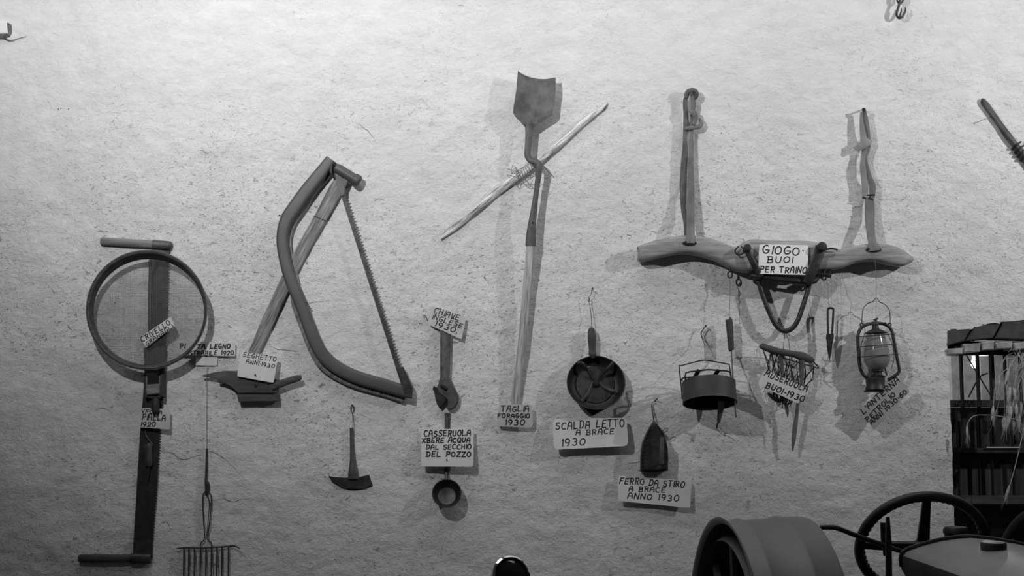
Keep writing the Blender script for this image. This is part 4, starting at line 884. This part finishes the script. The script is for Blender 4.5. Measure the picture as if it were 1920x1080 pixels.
bm = B(); prism(bm, [(12, 42), (17.5, 43), (18, 58), (14, 65), (12, 62)], .0, .024, 1); prism(bm, [(-25, 63), (8, 61), (13, 65), (6, 70), (-25, 69)], .0, .022, 1); obj('clip', bm, M['steel'], t)
bm = B(); ptube(bm, [(4, 68, .01), (12, 74, .008), (22, 76, .006), (32, 73, .004), (50, 68, .001)], [1.1, 1, .8, .6, .3], 5, 4); obj('wire', bm, M['wire'], t)

# ------------------------------------------------------------------ toasting fork
t = thing('hanging_fork', 'many-tined iron grill fork hanging at the bottom left', 'fork', P(388, 1120, .01))
bm = B(); sweep(bm, [(388, 841, .012), (387.5, 870, .012), (386.5, 900, .013), (388, 905, .014), (389, 918, .014), (387, 930, .014)], [1.6, 2.2, 2.6, 4.2, 4.4, 2], [1.5, 2, 2.2, 3, 3, 2], 10, 2.3, 3); obj('tang', bm, M['iron'], t)
bm = B(); ptube(bm, [(386, 920, .014), (380.5, 929, .014), (380, 945, .014), (382, 980, .014), (383, 1010, .014), (377, 1018, .014), (375.5, 1027, .014)], 1.1, 8, 4); ptube(bm, [(389, 920, .016), (395.5, 929, .016), (396, 945, .016), (393, 980, .016), (389.5, 1010, .016), (396, 1018, .016), (397, 1027, .014)], 1.1, 8, 4)
ptube(bm, [(388, 925, .018), (392.5, 945, .018), (390, 980, .018), (386.5, 1012, .018)], .8, 6, 3); obj('loop_rod', bm, M['iron'], t)
bm = B(); ptube(bm, [(330, 1029, .012), (345, 1027, .014), (388, 1027, .014), (431, 1024, .014), (440, 1024, .02), (450, 1028, .026)], [1, 1.6, 1.7, 1.6, 1.4, 1], 8, 3); obj('crossbar', bm, M['iron'], t)
for x in (345, 354.4, 365, 376, 386.5, 396.8, 407, 416.5, 428.6):
    bm = B(); ptube(bm, [(x, 1026, .014), (x - .5, 1060, .016), (x - 1, 1110, .018), (x - 1, 1125, .012)], [1.5, 1.35, 1.2, .5], 7, 2); obj('tine', bm, M['iron'], t)
bm = B(); ptube(bm, [(390, 688, .006), (388, 700, .008), (387.5, 760, .010), (388, 843, .012)], .5, 5, 2); obj('string', bm, M['thread'], t)

# ------------------------------------------------------------------ tractor (foreground, lower right)
t = thing('tractor', 'old grey tractor with steering wheel, fender and fuel tank in front', 'tractor', Vector((1.35, -1.3, 0)))
psi = R(5)
def fender(apex, rad, width, m, ribs):
    ax_ = Vector((math.cos(psi), math.sin(psi), .06)).normalized(); f_ = Vector((math.sin(psi), -math.cos(psi), 0)); c0 = apex - Vector((0, 0, rad)); bm = B(); loops = []
    prof = [(0, .014), (.004, .006), (.010, 0)]
    for s0 in ribs: prof += [(s0 - .016, 0), (s0 - .008, .004), (s0, .006), (s0 + .008, .004), (s0 + .016, 0)]
    prof += [(width - .02, 0), (width - .004, -.004), (width, -.012)]
    inner = [(w_, h_ - .006) for w_, h_ in prof][::-1]
    for k in range(49):
        a = R(-25 + 210 * k / 48); v = f_ * math.cos(a) + Vector((0, 0, math.sin(a))); loops.append([c0 + ax_ * w_ + v * (rad + h_) for w_, h_ in prof + inner])
    rings(bm, loops); obj('fender', bm, M[m], t); return c0, ax_, f_
c0, ax_, f_ = fender(P(1352, 979, 1.2), .45, .262, 'tractor', (.055, .175))
bm = B(); lathe(bm, [(.001, .235), (.438, .235), (.438, .245), (.001, .245)], c0, ax_, 48); obj('inner_plate', bm, M['iron_black'], t)  # added black backing, closes light gaps to keep the fender inside dark
def wheel(c0, ax_, f_, rad, x0, x1):
    bm = B(); loops = []
    for k in range(64):
        a = 2 * math.pi * k / 64; v = f_ * math.cos(a) + Vector((0, 0, math.sin(a))); lug = .012 if k % 4 < 2 else 0
        loops.append([c0 + ax_ * x0 + v * (rad * .62), c0 + ax_ * (x0 - .01) + v * rad * .85, c0 + ax_ * (x0 + .01) + v * (rad * .96 + lug), c0 + ax_ * (x1 - .01) + v * (rad * .96 + lug), c0 + ax_ * (x1 + .01) + v * rad * .85, c0 + ax_ * x1 + v * (rad * .62)])
    loops.append(loops[0]); rings(bm, loops, caps=False); bmesh.ops.remove_doubles(bm, verts=bm.verts, dist=1e-6); w_ = obj('wheel', bm, M['rubber'], t)
    bm = B(); lathe(bm, [(rad * .62, x0), (rad * .64, x0 - .01), (rad * .60, x0), (rad * .56, x0 + .06), (rad * .2, x0 + .05), (rad * .16, x0 + .0), (.001, x0)], c0, ax_, 32); obj('rim', bm, M['tractor_dark'], w_)
cw = c0.copy(); cw.z = .40
wheel(Vector((c0.x, c0.y, .415)), ax_, f_, .40, .03, .22)
bm = B()                                                               # the second inner guard arch seen under the fender
loops = []
for k in range(33):
    a = R(200 * k / 32 - 10); v = f_ * math.cos(a) + Vector((0, 0, math.sin(a))); loops.append([c0 + ax_ * w_ + v * h_ for w_, h_ in ((.006, .395), (.02, .405), (.15, .405), (.16, .395), (.15, .39), (.02, .39))])
rings(bm, loops); obj('inner_guard', bm, M['tractor_dark'], t)
bm = B()
for a in (60, 95, 130):
    v = f_ * math.cos(R(a)) + Vector((0, 0, math.sin(R(a)))); tube(bm, [c0 + ax_ * .05 + v * .05, c0 + ax_ * .05 + v * .40], .018, 8)
box3(bm, c0 + ax_ * .09 + Vector((0, 0, .24)), .10, .14, .05, bev=.01); obj('guard_stay', bm, M['tractor_dark'], t)
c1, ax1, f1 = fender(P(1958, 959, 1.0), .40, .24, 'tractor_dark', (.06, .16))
wheel(Vector((c1.x, c1.y, .415)), ax1, f1, .40, .03, .2)
# steering wheel
sc = P(1728, 1022, .80); nrm = Vector((.05, .82, .57)).normalized(); e1 = Vector((1, 0, 0)); e1 = (e1 - nrm * e1.dot(nrm)).normalized(); e2 = nrm.cross(e1); e2 = -e2 if e2.z < 0 else e2
rw = 113 * (CAM_D - .80) / F
sw = obj('steering_wheel', tube(B(), [sc + e1 * rw * math.cos(2 * math.pi * k / 64) + e2 * rw * math.sin(2 * math.pi * k / 64) for k in range(64)], .0165, 12, closed=True), M['rubber'], t)
bm = B()
for k in range(60):
    a = 2 * math.pi * k / 60; p = sc + (e1 * math.cos(a) + e2 * math.sin(a)) * (rw - .011); bmesh.ops.create_icosphere(bm, subdivisions=1, radius=.0105, matrix=Matrix.Translation(p))
obj('finger_grip', bm, M['rubber'], sw)
for a in (94, 182, 270, 2):
    v = e1 * math.cos(R(a)) + e2 * math.sin(R(a)); q = e1 * -math.sin(R(a)) + e2 * math.cos(R(a)); bm = B(); loops = []
    for s, hw in ((.02, .021), (.5, .016), (1.0, .012)):
        p = sc - nrm * (.012 * (1 - s)) + v * rw * s; loops.append([p + q * hw + nrm * .006, p + q * hw - nrm * .006, p - q * hw - nrm * .006, p - q * hw + nrm * .006])
    rings(bm, loops); obj('spoke', bm, M['rubber'], sw, smooth=False)
bm = B(); lathe(bm, [(.001, -.05), (.03, -.05), (.036, -.02), (.03, 0), (.001, .005)], sc, nrm, 20); tube(bm, [sc - nrm * .03, sc - nrm * .62], .02, 12); obj('steering_column', bm, M['tractor_dark'], t)
# fuel tank / hood
sec0 = [(1780, 1210), (1690, 1064), (1688, 1050), (1690, 1041), (1697, 1033), (1706, 1029), (1730, 1021), (1762, 1013), (1790, 1008.5), (1815, 1007), (1850, 1010), (1900, 1018), (1950, 1030), (1985, 1048), (1990, 1210)]
bm = B(); loops = []
for f in [0, .02, .06, .12, .25, .5, .75, .95, 1]:
    d = lerp(1.02, 1.75, f); k = (CAM_D - 1.02) / (CAM_D - d); lp = []
    for (x, y) in sec0:
        xx = x + 258 * f; yy = 1007 + (y - 1007) * k + 84 * f
        if f == 0: yy += 3
        lp.append(P(xx, yy, d))
    loops.append(lp)
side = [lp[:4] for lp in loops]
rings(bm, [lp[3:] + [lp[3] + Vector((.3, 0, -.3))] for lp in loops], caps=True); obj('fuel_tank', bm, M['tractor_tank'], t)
bm = B(); rings(bm, [lp + [lp[0] + Vector((.06, 0, 0)), lp[3] + Vector((.05, 0, -.004))] for lp in side]); obj('shaded_side', bm, M['tractor_dark'], t, label='tank side below the edge, coloured dark as shade')  # left face of the tank, its shade put into a dark colour
bm = B(); q = [P(x, y - 1.5, 1.02) for x, y in sec0[1:14]]; tube(bm, q, .006, 8, 2); obj('tank_seam', bm, M['tractor_dark'], t)
cc = P(1863, 1031, 1.20); bm = B(); lathe(bm, [(.001, -.02), (.033, -.02), (.033, -.004), (.037, -.002), (.037, .018), (.034, .023), (.001, .025)], cc, (0, -.05, 1), 28); obj('tank_cap', bm, M['tractor_dark'], t)
cc = P(1793, 1012, .90); bm = B(); lathe(bm, [(.001, -.06), (.036, -.06), (.036, .018), (.040, .02), (.040, .032), (.034, .040), (.001, .044)], cc, (0, 0, 1), 24); obj('filler_cap', bm, M['tractor_dark'], t)
bm = B(); ptube(bm, [(1538, 989, 1.05), (1556, 988.5, 1.05), (1572, 991, 1.05), (1600, 1002, 1.03), (1630, 1013, 1.01), (1690, 1034, 1.0)], 3.6, 10, 4); obj('brake_rod', bm, M['tractor_dark'], t)
bm = B(); sweep(bm, [(1656, 980, 1.0), (1657, 1010, 1.0), (1661, 1042, 1.0)], [4.5, 4.5, 3.5], 3, 8, 3); obj('lever', bm, M['rubber'], t)
bm = B(); sweep(bm, [(1664.5, 969, 1.06), (1666, 1020, 1.06), (1667, 1110, 1.06), (1668, 1250, 1.06)], [2.6, 4.5, 4.8, 5], 3, 8, 3); obj('lever', bm, M['rubber'], t)
bm = B(); a = P(1620, 1100, 1.1)
box3(bm, Vector((1.15, -1.15, .62)), 1.15, .42, .42, bev=.03); box3(bm, Vector((1.10, -1.1, .95)), .30, .3, .24, bev=.02); box3(bm, Vector((1.62, -1.5, .78)), .5, .7, .5, bev=.04); obj('chassis', bm, M['tractor_dark'], t)

# ------------------------------------------------------------------ chrome lamp peeping in at the bottom
hl = thing('headlamp', 'round chrome rimmed headlamp peeping over the bottom edge', 'headlamp', Vector((P(957, 1084, 1.6).x, -1.6, 0)))
hc = P(957, 1080, 1.6); axh = Vector((.35, -1, .35)).normalized()
bm = B(); lathe(bm, [(.001, -.075), (.02, -.072), (.040, -.052), (.047, -.02), (.049, 0), (.047, .002), (.001, .004)], hc, axh, 36); obj('shell', bm, M['gloss_black'], hl)
bm = B(); lathe(bm, [(.049, -.004), (.052, 0), (.052, .009), (.047, .014), (.044, .010), (.046, 0)], hc, axh, 40, close=True); obj('rim', bm, M['chrome'], hl)
bm = B(); lathe(bm, [(.001, .020), (.022, .017), (.038, .011), (.045, .006), (.045, .003), (.001, .003)], hc, axh, 32); obj('lens', bm, M['gloss_black'], hl)
bm = B(); tube(bm, [Vector((hc.x, -1.58, .02)), Vector((hc.x, -1.58, hc.z - .04))], .016, 12); lathe(bm, [(.001, 0), (.14, 0), (.14, .012), (.03, .03), (.001, .03)], Vector((hc.x, -1.58, 0)), (0, 0, 1), 28); obj('post', bm, M['tractor_dark'], hl)
